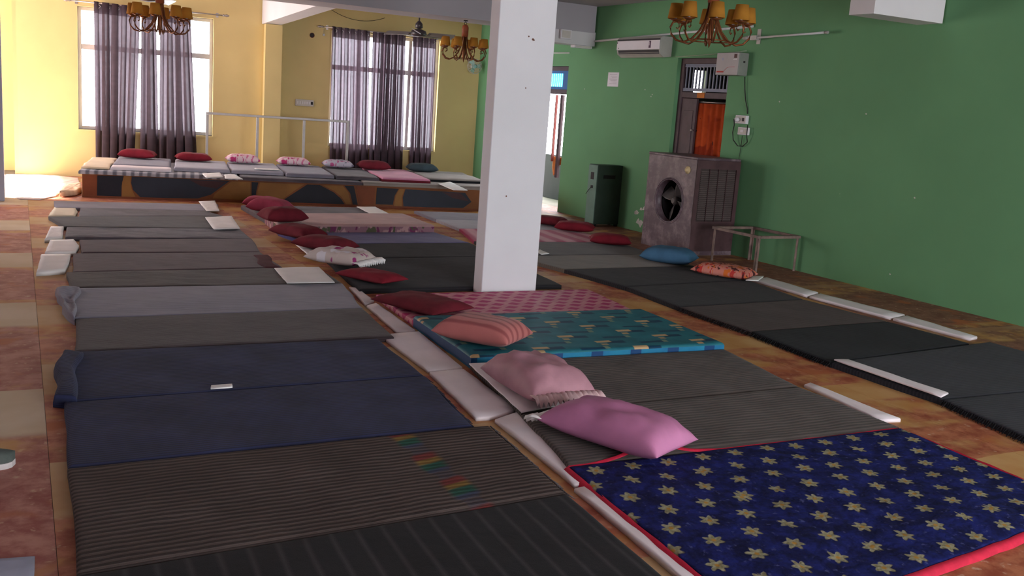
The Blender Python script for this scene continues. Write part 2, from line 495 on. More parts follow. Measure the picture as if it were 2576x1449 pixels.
# ------------------------------------------------------------------ small things on the back wall
M_plate = plain('grey_white_plastic', (206, 200, 192), 0.5, 0.05)
M_dark = plain('dark_plastic', (40, 34, 36), 0.5, 0.1)
sb = empty('switch_board', BP(4.365, 0, 1.395), BROT); tag(sb, 'long pale switch board on the yellow wall beside the right window', 'switch board')
MB().box(-0.155, 0.155, -0.03, 0.0, -0.055, 0.055).build('plate', M_plate, sb, bevel=0.006)
for k in range(6):
    MB().box(-0.13+0.04*k, -0.105+0.04*k, -0.038, -0.03, -0.022, 0.022).build('switch', M_frame_white, sb)
MB().box(0.105, 0.14, -0.035, -0.03, -0.025, 0.025).build('socket', M_dark, sb)
hs = empty('pipe_hole', BP(4.46, 0, 2.525), BROT); tag(hs, 'round dark pipe hole high on the yellow wall', 'hole')
MB().lathe([(0.040, 0.0), (0.042, -0.006), (0.036, -0.008), (0.034, -0.002)], 18, (0, 0, 0), 'y').build('sleeve', plain('rust_red_sleeve', (104, 50, 40), 0.8), hs)
MB().lathe([(0.033, -0.001), (0.033, -0.003)], 18, (0, 0, 0), 'y').build('opening', M_dark, hs)
hk = empty('wall_hook', BP(4.655, 0, 2.55), BROT); tag(hk, 'small pale wall hook below the end of the right curtain rod', 'hook')
MB().box(-0.018, 0.018, -0.02, 0.0, -0.018, 0.018).tube([(0, -0.012, 0.018), (0.0, -0.012, 0.10)], 0.003, 6).build('hook_body', M_steel, hk)
wd = MB().tube(arc(lambda t: BP(4.75+1.05*t, 0.02, 2.98-0.9*t*(1-t)*0.62 if t < 0.9 else 2.93), 0, 0.9, 14), 0.004, 5).build('wire', M_dark)
tag(wd, 'thin cable sagging across the yellow wall above the right window', 'cable')
wc = empty('wall_fan', BP(7.33, 0.0, 2.24), BROT); tag(wc, 'round pale wall fan in the far corner behind the chandelier', 'wall fan')
MB().lathe([(0.03, 0.0), (0.03, -0.14)], 12, (0, 0, 0), 'y').build('arm', M_plate, wc)
mb = MB()
for r, yy in ((0.13, -0.16), (0.13, -0.20), (0.09, -0.225), (0.05, -0.235), (0.09, -0.14)):
    mb.tube([(r*math.cos(t), yy, r*math.sin(t)) for t in [2*math.pi*q/20 for q in range(21)]], 0.0035, 5, False)
for k in range(16):
    t = 2*math.pi*k/16
    mb.tube([(0.03*math.cos(t), -0.24, 0.03*math.sin(t)), (0.09*math.cos(t), -0.225, 0.09*math.sin(t)), (0.13*math.cos(t), -0.19, 0.13*math.sin(t))], 0.0022, 4)
mb.build('guard', M_plate, wc)
MB().lathe([(0.035, -0.14), (0.035, -0.20), (0.02, -0.22)], 14, (0, 0, 0), 'y').build('motor', plain('pale_teal_plastic', (150, 196, 190), 0.4), wc)
for k in range(3):
    t = 2*math.pi*k/3
    c, s = math.cos(t), math.sin(t)
    MB().prism([(0.03*c-0.03*s, -0.175, 0.03*s+0.03*c), (0.11*c-0.055*s, -0.170, 0.11*s+0.055*c), (0.11*c+0.035*s, -0.19, 0.11*s-0.035*c), (0.03*c+0.02*s, -0.19, 0.03*s-0.02*c)], (0, 0.004, 0)).build('blade', plain('teal_fan_blade', (150, 200, 190), 0.3) if k == 0 else bpy.data.materials['teal_fan_blade'], wc)

# ------------------------------------------------------------------ soft things: mattress pads, foam mats, pillows
def nz(x, y, s, k=0.0):
    return mnoise.noise(Vector((x*s, y*s, k)))

def params(L, n):
    e = [0.0, 0.007/L, 0.016/L, 0.032/L]
    m = [e[-1] + (1-2*e[-1])*i/n for i in range(1, n)]
    return e + m + [1-x for x in reversed(e)]

def pad(name, label, cat, q, th, mats, group=None, rip=0.004, wob=0.010, seed=0, z0=0.0, nx=40, ny=18, top=None, parent=None, edge=0.35):
    """soft slab over the quad q = near-left, near-right, far-right, far-left"""
    A, B, C, D = [Vector(p[:2]) for p in q]
    L = ((B-A).length+(C-D).length)/2; Wd = ((D-A).length+(C-B).length)/2
    us, vs = params(L, nx), params(Wd, ny)
    c = (A+B+C+D)/4; r = 0.034
    mb = MB(); idx = {}
    def P(u, v):
        p = A*(1-u)*(1-v) + B*u*(1-v) + C*u*v + D*(1-u)*v
        du, dv = min(u, 1-u)*L, min(v, 1-v)*Wd
        w = max(0, 1-min(du, dv)/0.25)
        ox = wob*w*nz(u*L, v*Wd, 2.6, seed+3.1); oy = 0.15*wob*w*nz(u*L, v*Wd, 2.6, seed+7.7)
        d = min(du, dv)
        k = 1.0 if d >= r else edge+(1-edge)*math.sqrt(max(0, 1-(1-d/r)**2))
        h = rip*(nz(u*L, v*Wd, 2.2, seed) + 0.6*nz(u*L, v*Wd*1.6, 6.0, seed+1.7) + 0.35*nz(u*L, v*Wd, 15.0, seed+5))
        z = th*k + h*min(1, d/0.06)
        if top: z += top(u, v, u*L, v*Wd)
        return (p.x-c.x+ox, p.y-c.y+oy, max(z, 0.004))
    for j, v in enumerate(vs):
        for i, u in enumerate(us):
            idx[i, j] = len(mb.v); mb.uv[len(mb.v)] = (u*L, v*Wd); mb.v.append(P(u, v))
    nu, nv = len(us), len(vs)
    for j in range(nv-1):
        for i in range(nu-1):
            mb.face([idx[i, j], idx[i+1, j], idx[i+1, j+1], idx[i, j+1]], True)
    rim = [(i, 0) for i in range(nu)] + [(nu-1, j) for j in range(1, nv)] + [(i, nv-1) for i in range(nu-2, -1, -1)] + [(0, j) for j in range(nv-2, 0, -1)]
    low = []
    mb.mi = 1 if isinstance(mats, (list, tuple)) and len(mats) > 1 else 0
    for (i, j) in rim:
        p = mb.v[idx[i, j]]; low.append(len(mb.v))
        mb.uv[len(mb.v)] = (us[i]*L+(0.05 if i == 0 else 0), vs[j]*Wd-(0.06 if j == 0 else 0)); mb.v.append((p[0], p[1], 0.0))
    for k in range(len(rim)):
        a, b = idx[rim[k]], idx[rim[(k+1) % len(rim)]]
        mb.face([a, low[k], low[(k+1) % len(rim)], b])
    mb.mi = 0
    mb.face(low[::-1])
    if parent is not None:
        o = mb.build(name, mats, parent, loc=(c.x-parent.location.x, c.y-parent.location.y, z0-parent.location.z))
    else:
        o = mb.build(name, mats, loc=(c.x, c.y, z0))
        tag(o, label, cat, group)
    return o

def fringe(parent, p0, p1, out, n, m, z=0.012, ln=0.035, seed=0):
    """short yarn tassels along an edge, given in world xy"""
    rnd = random.Random(seed); mb = MB()
    p0, p1, out = Vector(p0[:2]), Vector(p1[:2]), Vector(out).normalized()
    o = parent.location
    for k in range(n):
        t = (k+0.5)/n; a = p0.lerp(p1, t); l = ln*(0.6+0.7*rnd.random())
        b = a + out*l + (p1-p0).normalized()*(rnd.random()-0.5)*0.02
        mb.tube([(a.x-o.x, a.y-o.y, z+0.02), (b.x-o.x, b.y-o.y, z*0.4)], [0.0045, 0.002], 3)
    f = mb.build('fringe', m, parent); f['kind'] = 'stuff'
    return f

def slab(name, label, cat, poly, z0, th, m, group=None, curl=0.0, seed=0):
    """thin flat piece (foam mat, sheet, towel) over a polygon; edges subdivided and slightly wavy"""
    P = [Vector(p[:2]) for p in poly]; c = sum(P, Vector((0, 0)))/len(P)
    pts = []
    for i, a in enumerate(P):
        b = P[(i+1) % len(P)]; n = max(2, int((b-a).length/0.07))
        nrm = Vector((-(b-a).y, (b-a).x)).normalized()
        for k in range(n):
            t = k/n; q = a.lerp(b, t)
            w = 0.006*nz(q.x, q.y, 7.0, seed) if k else 0
            pts.append(q+nrm*w-c)
    mb = MB(); n = len(pts); rings = []
    for s, z in ((1.0, 0.0), (1.0, th*0.7), (0.985, th), (0.7, th), (0.35, th)):
        ring = []
        for p in pts:
            zz = z + (curl*nz(p.x+c.x, p.y+c.y, 4.0, seed)*(1 if z > 0 else 0))
            ring.append(len(mb.v)); mb.uv[len(mb.v)] = (p.x*s, p.y*s); mb.v.append((p.x*s, p.y*s, max(zz, 0) if z else 0.0))
        rings.append(ring)
    for a, b in zip(rings, rings[1:]):
        for k in range(n): mb.face([a[k], a[(k+1) % n], b[(k+1) % n], b[k]], True)
    ctr = len(mb.v); mb.uv[ctr] = (0, 0); mb.v.append((0, 0, th))
    for k in range(n): mb.face([rings[-1][k], rings[-1][(k+1) % n], ctr], True)
    mb.face(rings[0][::-1])
    o = mb.build(name, m, loc=(c.x, c.y, z0)); tag(o, label, cat, group)
    return o

def pillow(label, p, L, Wd, h, ang, m, z0, group=None, seed=0, flat=0.35, wr=0.006, tilt=0.0, frill=None, piping=None):
    """stuffed pillow: centre p, long side L at angle ang (degrees)"""
    n1, n2 = 26, 18
    def P(s, t, up):
        e = max(0, (1-abs(s)**4.0))**0.52 * max(0, (1-abs(t)**3.6))**0.52
        x = L/2*s*(1-0.07*(1-t*t)*abs(s)**3); y = Wd/2*t*(1-0.09*(1-s*s)*abs(t)**3)
        hz = h*(1-flat)*e if up else -h*flat*e
        w = wr*(nz(x, y, 9, seed)+0.7*nz(x*0.6, y*2, 18, seed+4)) * (0.3+e)
        zc = h*flat
        return (x, y, max(0.0, zc + hz + (w if up else 0) + tilt*s*h*0.4))
    mb = MB(); idx = {}
    ss = [math.sin(math.pi/2*(-1+2*i/n1)) for i in range(n1+1)]; ts = [math.sin(math.pi/2*(-1+2*j/n2)) for j in range(n2+1)]
    for up in (1, 0):
        for j, t in enumerate(ts):
            for i, s in enumerate(ss):
                if not up and (i in (0, n1) or j in (0, n2)): idx[i, j, 0] = idx[i, j, 1]; continue
                idx[i, j, up] = len(mb.v); mb.uv[len(mb.v)] = (s*L/2, t*Wd/2); mb.v.append(P(s, t, up))
    for up in (1, 0):
        for j in range(n2):
            for i in range(n1):
                q = [idx[i, j, up], idx[i+1, j, up], idx[i+1, j+1, up], idx[i, j+1, up]]
                mb.face(q if up else q[::-1], True)
    if frill or piping:
        root = empty('pillow', (p[0], p[1], z0), math.radians(ang)); tag(root, label, 'pillow', group)
        mb.build('cushion', m, root)
        if piping:
            pm = MB(); ring = []
            for i in range(n1+1): ring.append(P(ss[i], -1, 1))
            for j in range(1, n2+1): ring.append(P(1, ts[j], 1))
            for i in range(n1-1, -1, -1): ring.append(P(ss[i], 1, 1))
            for j in range(n2-1, -1, -1): ring.append(P(-1, ts[j], 1))
            pm.tube([(a, b, c+0.004) for a, b, c in ring], 0.006, 6, False); pm.build('piping', piping, root)
        if frill:
            sgn, fm = frill
            f = MB(); k = 44
            for i in range(k+1):
                y = Wd*0.5*(-1+2*i/k); wv = math.sin(i*1.9)
                x0 = sgn*L/2*(1-0.07*(1-(2*y/Wd)**2))
                f.v += [(x0-sgn*0.025, y, h*flat+0.008), (x0+sgn*0.035, y+0.004*wv, h*flat+0.004+0.016*wv), (x0+sgn*0.075, y*1.04, max(0.004, h*flat-0.02+0.02*wv))]
            for i in range(k):
                for a in (0, 1):
                    b = i*3+a; f.face([b, b+3, b+4, b+1], True)
            o = f.build('frill', fm, root); sd = o.modifiers.new('thickness', 'SOLIDIFY'); sd.thickness = 0.003
        return root
    o = mb.build('pillow', m, loc=(p[0], p[1], z0), rz=math.radians(ang))
    tag(o, label, 'pillow', group)
    return o

# ------------------------------------------------------------------ textile materials
M_foam = plain('white_foam', (240, 231, 234), 0.9, 0.04, 4, 0.1, 120)
M_cloth_white = plain('white_cotton', (244, 242, 240), 0.95, 0.03, 5, 0.1, 200)
B = {}
B['black_stripe'] = blanket('black_blanket_grey_stripes', (62, 59, 62), (36, 35, 38), 0, 0.098, 0.14, 0.15, 0.2, sheen=0.04)
B['taupe'] = blanket('taupe_ribbed_blanket', (94, 84, 79), (68, 60, 57), 1, 0.034, 0.5, 0.2, 0.8, sheen=0.08)
B['taupe_plain'] = blanket('taupe_plain_blanket', (77, 66, 69), (65, 56, 58), 1, 0.022, 0.5, 0.18, 0.4)
B['olive'] = blanket('olive_taupe_blanket', (82, 72, 70), (70, 61, 59), 1, 0.030, 0.5, 0.18, 0.5)
B['navy'] = blanket('navy_blanket', (52, 58, 94), (43, 46, 68), 1, 0.024, 0.5, 0.3, 0.4, sheen=0.05)
B['navy2'] = blanket('deep_navy_blanket', (54, 61, 96), (45, 49, 74), 1, 0.026, 0.5, 0.35, 0.4, sheen=0.05)
B['light_grey'] = blanket('light_grey_sheet', (140, 138, 152), (132, 129, 143), 1, 0.05, 0.5, 0.10, 0.1)
B['plum'] = blanket('plum_grey_blanket', (92, 74, 78), (80, 63, 67), 1, 0.024, 0.5, 0.18, 0.4)
B['mid_grey'] = blanket('mid_grey_blanket', (104, 97, 104), (90, 84, 90), 1, 0.03, 0.5, 0.30, 0.3)
B['dark_grey'] = blanket('dark_grey_blanket', (78, 73, 74), (66, 62, 63), 1, 0.026, 0.5, 0.18, 0.4)
B['char'] = blanket('charcoal_blanket', (54, 52, 56), (44, 43, 46), 1, 0.026, 0.5, 0.15, 0.4, sheen=0.05)
B['char2'] = blanket('blue_charcoal_blanket', (54, 55, 62), (44, 45, 52), 1, 0.030, 0.5, 0.15, 0.4, sheen=0.05)
B['coal'] = blanket('coal_black_blanket', (42, 43, 47), (33, 34, 38), 1, 0.026, 0.5, 0.15, 0.4, sheen=0.03)
B['brown_grey'] = blanket('brown_grey_blanket', (82, 69, 67), (70, 59, 57), 1, 0.03, 0.5, 0.15, 0.5, sheen=0.05)
B['khaki'] = blanket('khaki_grey_blanket', (108, 99, 90), (96, 88, 80), 1, 0.03, 0.5, 0.12, 0.3)
B['violet'] = blanket('violet_blue_sheet', (92, 87, 142), (84, 79, 130), 1, 0.04, 0.5, 0.15, 0.15)
B['lavender'] = blanket('lavender_grey_sheet', (178, 176, 188), (168, 166, 178), 1, 0.05, 0.5, 0.08, 0.1)
B['rib'] = blanket('grey_ribbed_mat', (176, 176, 184), (112, 114, 124), 0, 0.11, 0.55, 0.1, 1.0)
B['cream'] = blanket('cream_sheet', (232, 212, 180), (226, 204, 170), 1, 0.05, 0.5, 0.06, 0.1)
B['rose'] = blanket('rose_pink_sheet', (218, 150, 176), (208, 138, 166), 1, 0.06, 0.5, 0.12, 0.1)
B['beige_grey'] = blanket('beige_grey_mat', (156, 148, 142), (142, 134, 128), 1, 0.04, 0.5, 0.08, 0.2)
B['pink_pale'] = blanket('pale_pink_cover', (196, 158, 156), (186, 148, 148), 1, 0.09, 0.5, 0.12, 0.2)

def rainbow_blanket():
    """taupe ribs with a faded rainbow band running across near one end"""
    M = Mat('taupe_rainbow_blanket', 0.95, 0.12)
    u, v, _ = M.xyz('UV')
    s = ((v/0.034).frac()-0.5).abs().smooth(0.13, 0.37)
    col = M.mix(s, lin((98, 87, 83)), lin((70, 62, 60)))
    t = ((v - u*0.25)/0.31).frac()
    bandc = lin((70, 76, 96))
    bc = M.mix(t.smooth(0.22, 0.30), bandc, lin((48, 86, 74)))
    bc = M.mix(t.smooth(0.45, 0.52), bc, lin((132, 106, 60)))
    bc = M.mix(t.smooth(0.62, 0.68), bc, lin((116, 58, 56)))
    bc = M.mix(t.smooth(0.82, 0.92), bc, bandc)
    cx = (u + v*0.06 - 1.47 + (M.noise(5, 2, 'UV')-0.5)*0.05).abs()
    m = cx.smooth(0.035, 0.075)
    keep = (m + ((t-0.5).abs().smooth(0.30, 0.42))*0.75).min(1.0)
    col = M.mix(keep, bc, col)
    shade = M.noise(2.6, 4, 'UV').smooth(0.3, 0.72)
    mul = M.nt.nodes.new('ShaderNodeMix'); mul.data_type = 'RGBA'; mul.blend_type = 'MULTIPLY'; mul.inputs[0].default_value = 1
    M.nt.links.new(col, mul.inputs[6]); M.nt.links.new(M.mix(shade, (0.8, 0.8, 0.8, 1), (1.1, 1.1, 1.1, 1)), mul.inputs[7])
    M.color(mul.outputs[2]); M.bump(s*0.8 + M.noise(9, 3, 'UV')*1.4 + M.noise(260, 2, 'UV')*0.3, 0.6, 0.007)
    return M.m
B['rainbow'] = rainbow_blanket()

def quilt_mat():
    """royal blue print quilt strewn with pale yellow daisies"""
    M = Mat('blue_daisy_quilt', 0.85, 0.2)
    u, v, _ = M.xyz('UV')
    bgc = M.mix(M.noise(9, 5, 'UV', rough=0.7).smooth(0.35, 0.7), lin((12, 15, 60)), lin((28, 38, 112)))
    bgc = M.mix(M.noise(30, 3, 'UV').smooth(0.60, 0.72)*0.5, bgc, lin((92, 98, 150)))
    # staggered lattice of flowers
    ax, ay = 0.200, 0.138
    row = (v/ay).floor()
    jx = (M.noise(3.0, 1, vec=M.vec(row*3.7, (u/ax).floor()*5.3)) - 0.5)*0.06
    uu = u/ax + (row/2).frac()
    fx = (uu.frac()-0.5)*ax + jx; fy = ((v/ay).frac()-0.5)*ay + jx*0.6
    rr = (fx*fx + fy*fy).op('SQRT'); th = fy.op('ARCTAN2', fx)
    pet = ((th*6 + (row*1.7)).op('COSINE')*0.009 + 0.034 + (M.noise(45, 2, 'UV')-0.5)*0.02)
    f = (rr - pet).smooth(-0.004, 0.006)
    fc = M.mix(rr.smooth(0.006, 0.014), lin((170, 130, 60)), M.mix(M.noise(60, 2, 'UV').smooth(0.3, 0.7), lin((126, 121, 90)), lin((160, 157, 130))))
    col = M.mix(f, fc, bgc)
    M.color(col)
    M.bump(M.noise(14, 3, 'UV')*1.3 + (f*0.2), 0.6, 0.012)
    return M.m
B['quilt'] = quilt_mat()
B['red_trim'] = plain('red_quilt_border', (190, 34, 62), 0.8, 0.12, 20, 0.2, 120, out='Object')

def lattice_mat(name, base, dark, spots, A_, B_, rects, diamonds=False, rough=0.6, var=6.0):
    """printed cover: marks repeated on a skewed lattice; A_, B_ lattice vectors (m)"""
    M = Mat(name, rough, 0.3)
    u, v, _ = M.xyz('UV')
    det = A_[0]*B_[1]-A_[1]*B_[0]
    p = (u*(B_[1]/det) - v*(B_[0]/det)); q = (v*(A_[0]/det) - u*(A_[1]/det))
    col = M.mix(M.noise(var, 4, 'UV').smooth(0.3, 0.7), lin(base), lin(dark))
    for (op, oq, hw, hh, c) in rects:
        fp = (p + (0.5-op)).frac()-0.5; fq = (q + (0.5-oq)).frac()-0.5
        du = fp*A_[0] + fq*B_[0]; dv = fp*A_[1] + fq*B_[1]
        if diamonds: d = (du.abs()/hw + dv.abs()/hh)
        else: d = (du.abs()/hw).max(dv.abs()/hh)
        col = M.mix(d.smooth(0.9, 1.05), lin(c), col)
    M.color(col); M.bump(M.noise(16, 3, 'UV'), 0.35, 0.006)
    return M.m
B['teal'] = lattice_mat('teal_block_print', (30, 98, 112), (40, 116, 128), None, (0.205, -0.165), (0.52, 0.09),
                        [(0.18, 0.10, 0.075, 0.030, (16, 60, 86)), (0.62, 0.45, 0.10, 0.022, (18, 66, 92)),
                         (0.0, 0.0, 0.060, 0.024, (196, 164, 122)), (0.33, -0.18, 0.026, 0.020, (176, 150, 112)), (0.66, -0.36, 0.02, 0.026, (120, 140, 120))])
B['teal_side'] = lattice_mat('bright_teal_side', (28, 128, 160), (22, 104, 150), None, (0.30, 0.0), (0.0, 0.2), [(0.0, 0.2, 0.045, 0.12, (14, 62, 110)), (0.3, 0.3, 0.02, 0.03, (196, 164, 122))])
B['pink'] = lattice_mat('pink_lattice_print', (212, 142, 152), (200, 124, 140), None, (0.145, 0.0), (0.0725, 0.115), [(0.0, 0.0, 0.064, 0.050, (178, 38, 102))], True)
B['pink_diag'] = blanket('pink_striped_sheet', (214, 150, 166), (180, 66, 104), 0, 0.26, 0.5, 0.1, 0.1)
def floral(name, base, cs, sc=11.0, rough=0.8):
    M = Mat(name, rough, 0.2)
    col = lin(base)
    for k, c in enumerate(cs):
        v = M.nt.nodes.new('ShaderNodeVectorMath'); v.operation = 'ADD'; v.inputs[1].default_value = (3.1*k+1, 7.7*k, 1.3*k)
        M.nt.links.new(M.tc('UV'), v.inputs[0])
        col = M.mix(M.noise(sc*(1+0.25*k), 2, vec=v.outputs[0]).smooth(0.555, 0.60), col, lin(c))
    M.color(col); M.bump(M.noise(24, 3, 'UV'), 0.3, 0.004)
    return M.m
B['floral_band'] = floral('pink_floral_band', (150, 110, 122), [(190, 150, 150), (120, 56, 92), (92, 92, 72)], 9)
B['floral_pink_white'] = floral('pink_white_print', (232, 206, 212), [(196, 62, 120), (214, 120, 156)], 13)
B['floral_grey_pink'] = floral('grey_pink_print', (196, 190, 204), [(190, 90, 140), (120, 118, 140)], 12)
B['floral_orange'] = floral('orange_red_print', (206, 130, 116), [(190, 60, 56), (214, 110, 48), (84, 44, 44)], 14)
B['white_pink'] = floral('white_pillow_with_pink_marks', (204, 190, 184), [(226, 222, 228), (160, 60, 120)], 6)
M_red = plain('maroon_pillow_cotton', (108, 32, 44), 0.9, 0.15, 9, 0.2, 90)
M_red2 = plain('bright_maroon_pillow_cotton', (126, 29, 44), 0.85, 0.12, 9, 0.2, 90)
M_rosered = plain('rose_red_pillow_cotton', (156, 62, 84), 0.9, 0.12, 9, 0.2, 90)
M_mauve = plain('mauve_satin', (188, 122, 160), 0.55, 0.10, 5, 0.15, 60)
M_dusty = plain('dusty_pink_satin', (186, 138, 150), 0.6, 0.14, 5, 0.2, 60)
M_frill = plain('pale_pink_lace', (214, 184, 184), 0.9, 0.1, 20, 0.2, 90)
M_blue = plain('slate_blue_pillow', (66, 104, 134), 0.9, 0.12, 6, 0.15, 90)
M_tealdark = plain('dark_teal_pillow', (52, 66, 72), 0.8, 0.3, 4, 0.15, 90)
B['salmon'] = blanket('salmon_striped_cotton', (186, 112, 108), (150, 80, 80), 1, 0.075, 0.62, 0.10, 0.3)

# ------------------------------------------------------------------ mattress rows
TH = 0.042
GL, GM, GR = 'mattresses of the left row', 'mattresses of the middle row', 'mattresses of the right row'
def rows(bounds, specs, group, gap=0.002, **kw):
    out = []
    for k, (lab, m, over) in enumerate(specs):
        (a, b), (d, c) = bounds[k], bounds[k+1]
        a, b, c, d = [Vector(x[:2]) for x in (a, b, c, d)]
        if over:
            if 'a' in over: a = Vector(over['a'])
            if 'b' in over: b = Vector(over['b'])
            if 'c' in over: c = Vector(over['c'])
            if 'd' in over: d = Vector(over['d'])
        s = Vector((0, gap))
        o = pad('mattress', lab, 'mattress', (a+s, b+s, c-s, d-s), (over or {}).get('th', TH), m, group, seed=k*11.3+len(group), edge=0.8, rip=(over or {}).get('rip', 0.004), wob=(over or {}).get('wob', 0.012))
        out.append(o)
    return out

LB = [((0.11, 2.26), (1.956, 2.357)),
      ((0.133, 3.126), (2.003, 3.244)), ((0.152, 4.077), (2.059, 4.124)), ((0.173, 4.957), (2.059, 5.004)),
      ((0.266, 5.909), (2.071, 5.888)), ((0.307, 6.745), (2.275, 6.790)), ((0.324, 7.781), (2.400, 7.743)),
      ((0.322, 8.404), (2.398, 8.498)), ((0.414, 9.314), (2.064, 9.345)), ((0.405, 10.257), (2.158, 10.214)),
      ((0.409, 11.002), (2.174, 10.919)), ((0.280, 11.777), (2.198, 12.006)), ((0.366, 12.610), (2.077, 12.488)),
      ((0.372, 13.253), (2.345, 13.190))]
LS = [('black mattress with thin grey stripes at the bottom edge of the picture', B['black_stripe'], None),
      ('taupe ribbed mattress with a faded rainbow band near its right end', B['rainbow'], dict(rip=0.009, c=(2.046, 4.115))),
      ('navy blue blanketed mattress next to the rainbow-banded one', B['navy'], dict(rip=0.007, b=(1.968, 4.123))),
      ('navy blue blanketed mattress with a turned-out corner flap at its left end', B['navy2'], dict(rip=0.006)),
      ('taupe mattress between the navy blue ones and the light grey sheet', B['taupe_plain'], dict(c=(2.266, 6.792), b=(2.198, 5.920), rip=0.006)),
      ('light grey sheeted mattress crumpled at its left end', B['light_grey'], dict(rip=0.010, wob=0.03, a=(0.296, 6.770), d=(0.275, 7.756))),
      ('olive taupe mattress with a white sheet over its right end', B['olive'], dict(rip=0.008)),
      ('plum grey mattress with a reddish right end, two rows behind the light grey sheet', B['plum'], dict(b=(2.085, 8.517), a=(0.366, 8.401))),
      ('plum grey mattress next to the crumpled mid grey one in the left row', B['plum'], dict(a=(0.487, 9.356), d=(0.503, 10.106))),
      ('mid grey mattress with crumpled folds and a short white foam end', B['mid_grey'], dict(rip=0.014, a=(0.387, 10.257), d=(0.427, 10.974))),
      ('dark grey mattress with a white towel at its right end', B['dark_grey'], None),
      ('brown grey mattress with a cream pad at its left end', B['mid_grey'], dict(a=(0.579, 11.807), d=(0.632, 12.609))),
      ('light grey sheeted mattress nearest to the stage in the left row', B['light_grey'], None)]
LR = rows(LB, LS, GL)

MBn = [((2.09, 2.30), (4.24, 2.44)),
       ((2.169, 3.528), (4.235, 3.513)), ((2.288, 4.232), (4.226, 4.276)), ((2.442, 5.204), (4.363, 5.163)),
       ((2.487, 6.309), (4.421, 6.286)), ((2.533, 7.279), (4.546, 7.174))]
MS = [('royal blue daisy print quilt with a bright red border', B['quilt'], dict(rip=0.012, th=0.035, wob=0.02, a=(2.09, 2.12), b=(4.22, 2.42))),
      ('taupe ribbed mattress under the mauve pillow beside the blue daisy quilt', B['taupe'], dict(rip=0.008)),
      ('taupe ribbed mattress with a frilled pink pillow, next to the teal one', B['taupe'], dict(rip=0.009)),
      ('teal mattress printed with beige blocks and a bright teal edge', [B['teal'], B['teal_side']], dict(th=0.085, rip=0.006)),
      ('pink lattice print mattress at the foot of the white pillar', B['pink'], dict(rip=0.006, c=(4.52, 7.265), d=(2.53, 7.265)))]
MR = rows(MBn, MS, GM)
MB2 = [((2.46, 7.47), (4.36, 7.47)), ((2.60, 8.92), (4.50, 9.02)), ((2.66, 9.86), (4.55, 9.92)), ((2.55, 10.66), (4.44, 10.74)), ((2.62, 11.66), (4.44, 11.84)), ((2.60, 13.00), (4.43, 12.98))]
M2S = [('dark grey mattress directly behind the white pillar, with a flat red pillow', B['char'], None),
       ('dark grey mattress with the white patterned pillow at its head', B['char'], None),
       ('violet blue mattress with maroon pillows at its head', B['violet'], None),
       ('thick pale pink mattress with a floral band along its near side', [B['pink_pale'], B['floral_band']], dict(th=0.13)),
       ('grey mattress of the middle row nearest to the stage', B['mid_grey'], dict(th=0.06))]
MR2 = rows(MB2, M2S, GM)

RB = [((4.816, 3.082), (6.695, 3.002)), ((4.964, 3.834), (6.819, 3.801)), ((4.912, 4.700), (6.567, 4.911)),
      ((4.959, 5.582), (6.506, 5.675)), ((4.930, 6.457), (6.425, 6.581)), ((4.964, 7.331), (6.546, 7.504)),
      ((4.816, 8.222), (6.489, 8.330)), ((4.647, 9.034), (6.492, 9.086)), ((4.66, 10.06), (6.58, 9.94)), ((4.92, 11.08), (6.56, 11.0)), ((4.95, 11.95), (6.6, 11.75)), ((4.98, 12.84), (6.6, 12.5))]
RS = [('charcoal fringed mattress cut off by the right edge of the picture', B['char2'], None),
      ('blue charcoal mattress with a white foam strip along its left end', B['char2'], dict(c=(6.802, 4.918))),
      ('coal black fringed mattress between a brown-grey and a blue charcoal one', B['coal'], None),
      ('brown grey mattress of the right row beside the white strip', B['brown_grey'], None),
      ('charcoal mattress of the right row next to the brown grey one', B['char'], None),
      ('coal grey mattress with the orange floral pillow at its head', B['char'], None),
      ('khaki grey mattress under the slate blue pillow', B['khaki'], None),
      ('dark grey mattress in front of the air cooler', B['dark_grey'], None),
      ('pink striped mattress with maroon pillows near the green steel cabinet', B['pink_diag'], None),
      ('light grey mattress of the right row, second from the stage', B['lavender'], None),
      ('light grey mattress of the right row nearest to the stage', B['light_grey'], None)]
RR = rows(RB, RS, GR)

# quilt border (red binding on the four sides) and the turned-back red edge
q = MR[0]; ql = q.location
def edge_pts(a, b, n=30):
    a, b = Vector(a), Vector(b)
    return [(a.lerp(b, i/n)) for i in range(n+1)]
qc = [Vector(x) for x in ((2.09, 2.126), (4.22, 2.426), (MBn[1][1][0], MBn[1][1][1]-0.006), (MBn[1][0][0], MBn[1][0][1]-0.006))]
for i in range(4):
    a, b = qc[i], qc[(i+1) % 4]; d = (b-a).normalized(); nrm = Vector((d.y, -d.x))
    mb = MB(); n = 40
    for k in range(n+1):
        p = a.lerp(b, k/n); w = 0.010*nz(p.x, p.y, 6.0, 2.0)
        for off, zz in ((-0.004, 0.020), (0.006, 0.032), (0.028, 0.018), (0.034, 0.002)):
            pp = p + nrm*(off+w*0.4); up = 0.055*math.exp(-((p.x-2.62)/0.20)**2) if i == 2 and zz > 0.01 else 0.0
            mb.v.append((pp.x-ql.x, pp.y-ql.y+0.3*up, zz+up+0.004*nz(p.x, p.y, 9, 5)))
    for k in range(n):
        for r in range(3):
            s = k*4+r; mb.face([s, s+4, s+5, s+1], True)
    bo = mb.build('border', B['red_trim'], q); bo['label'] = 'bright red quilt border'
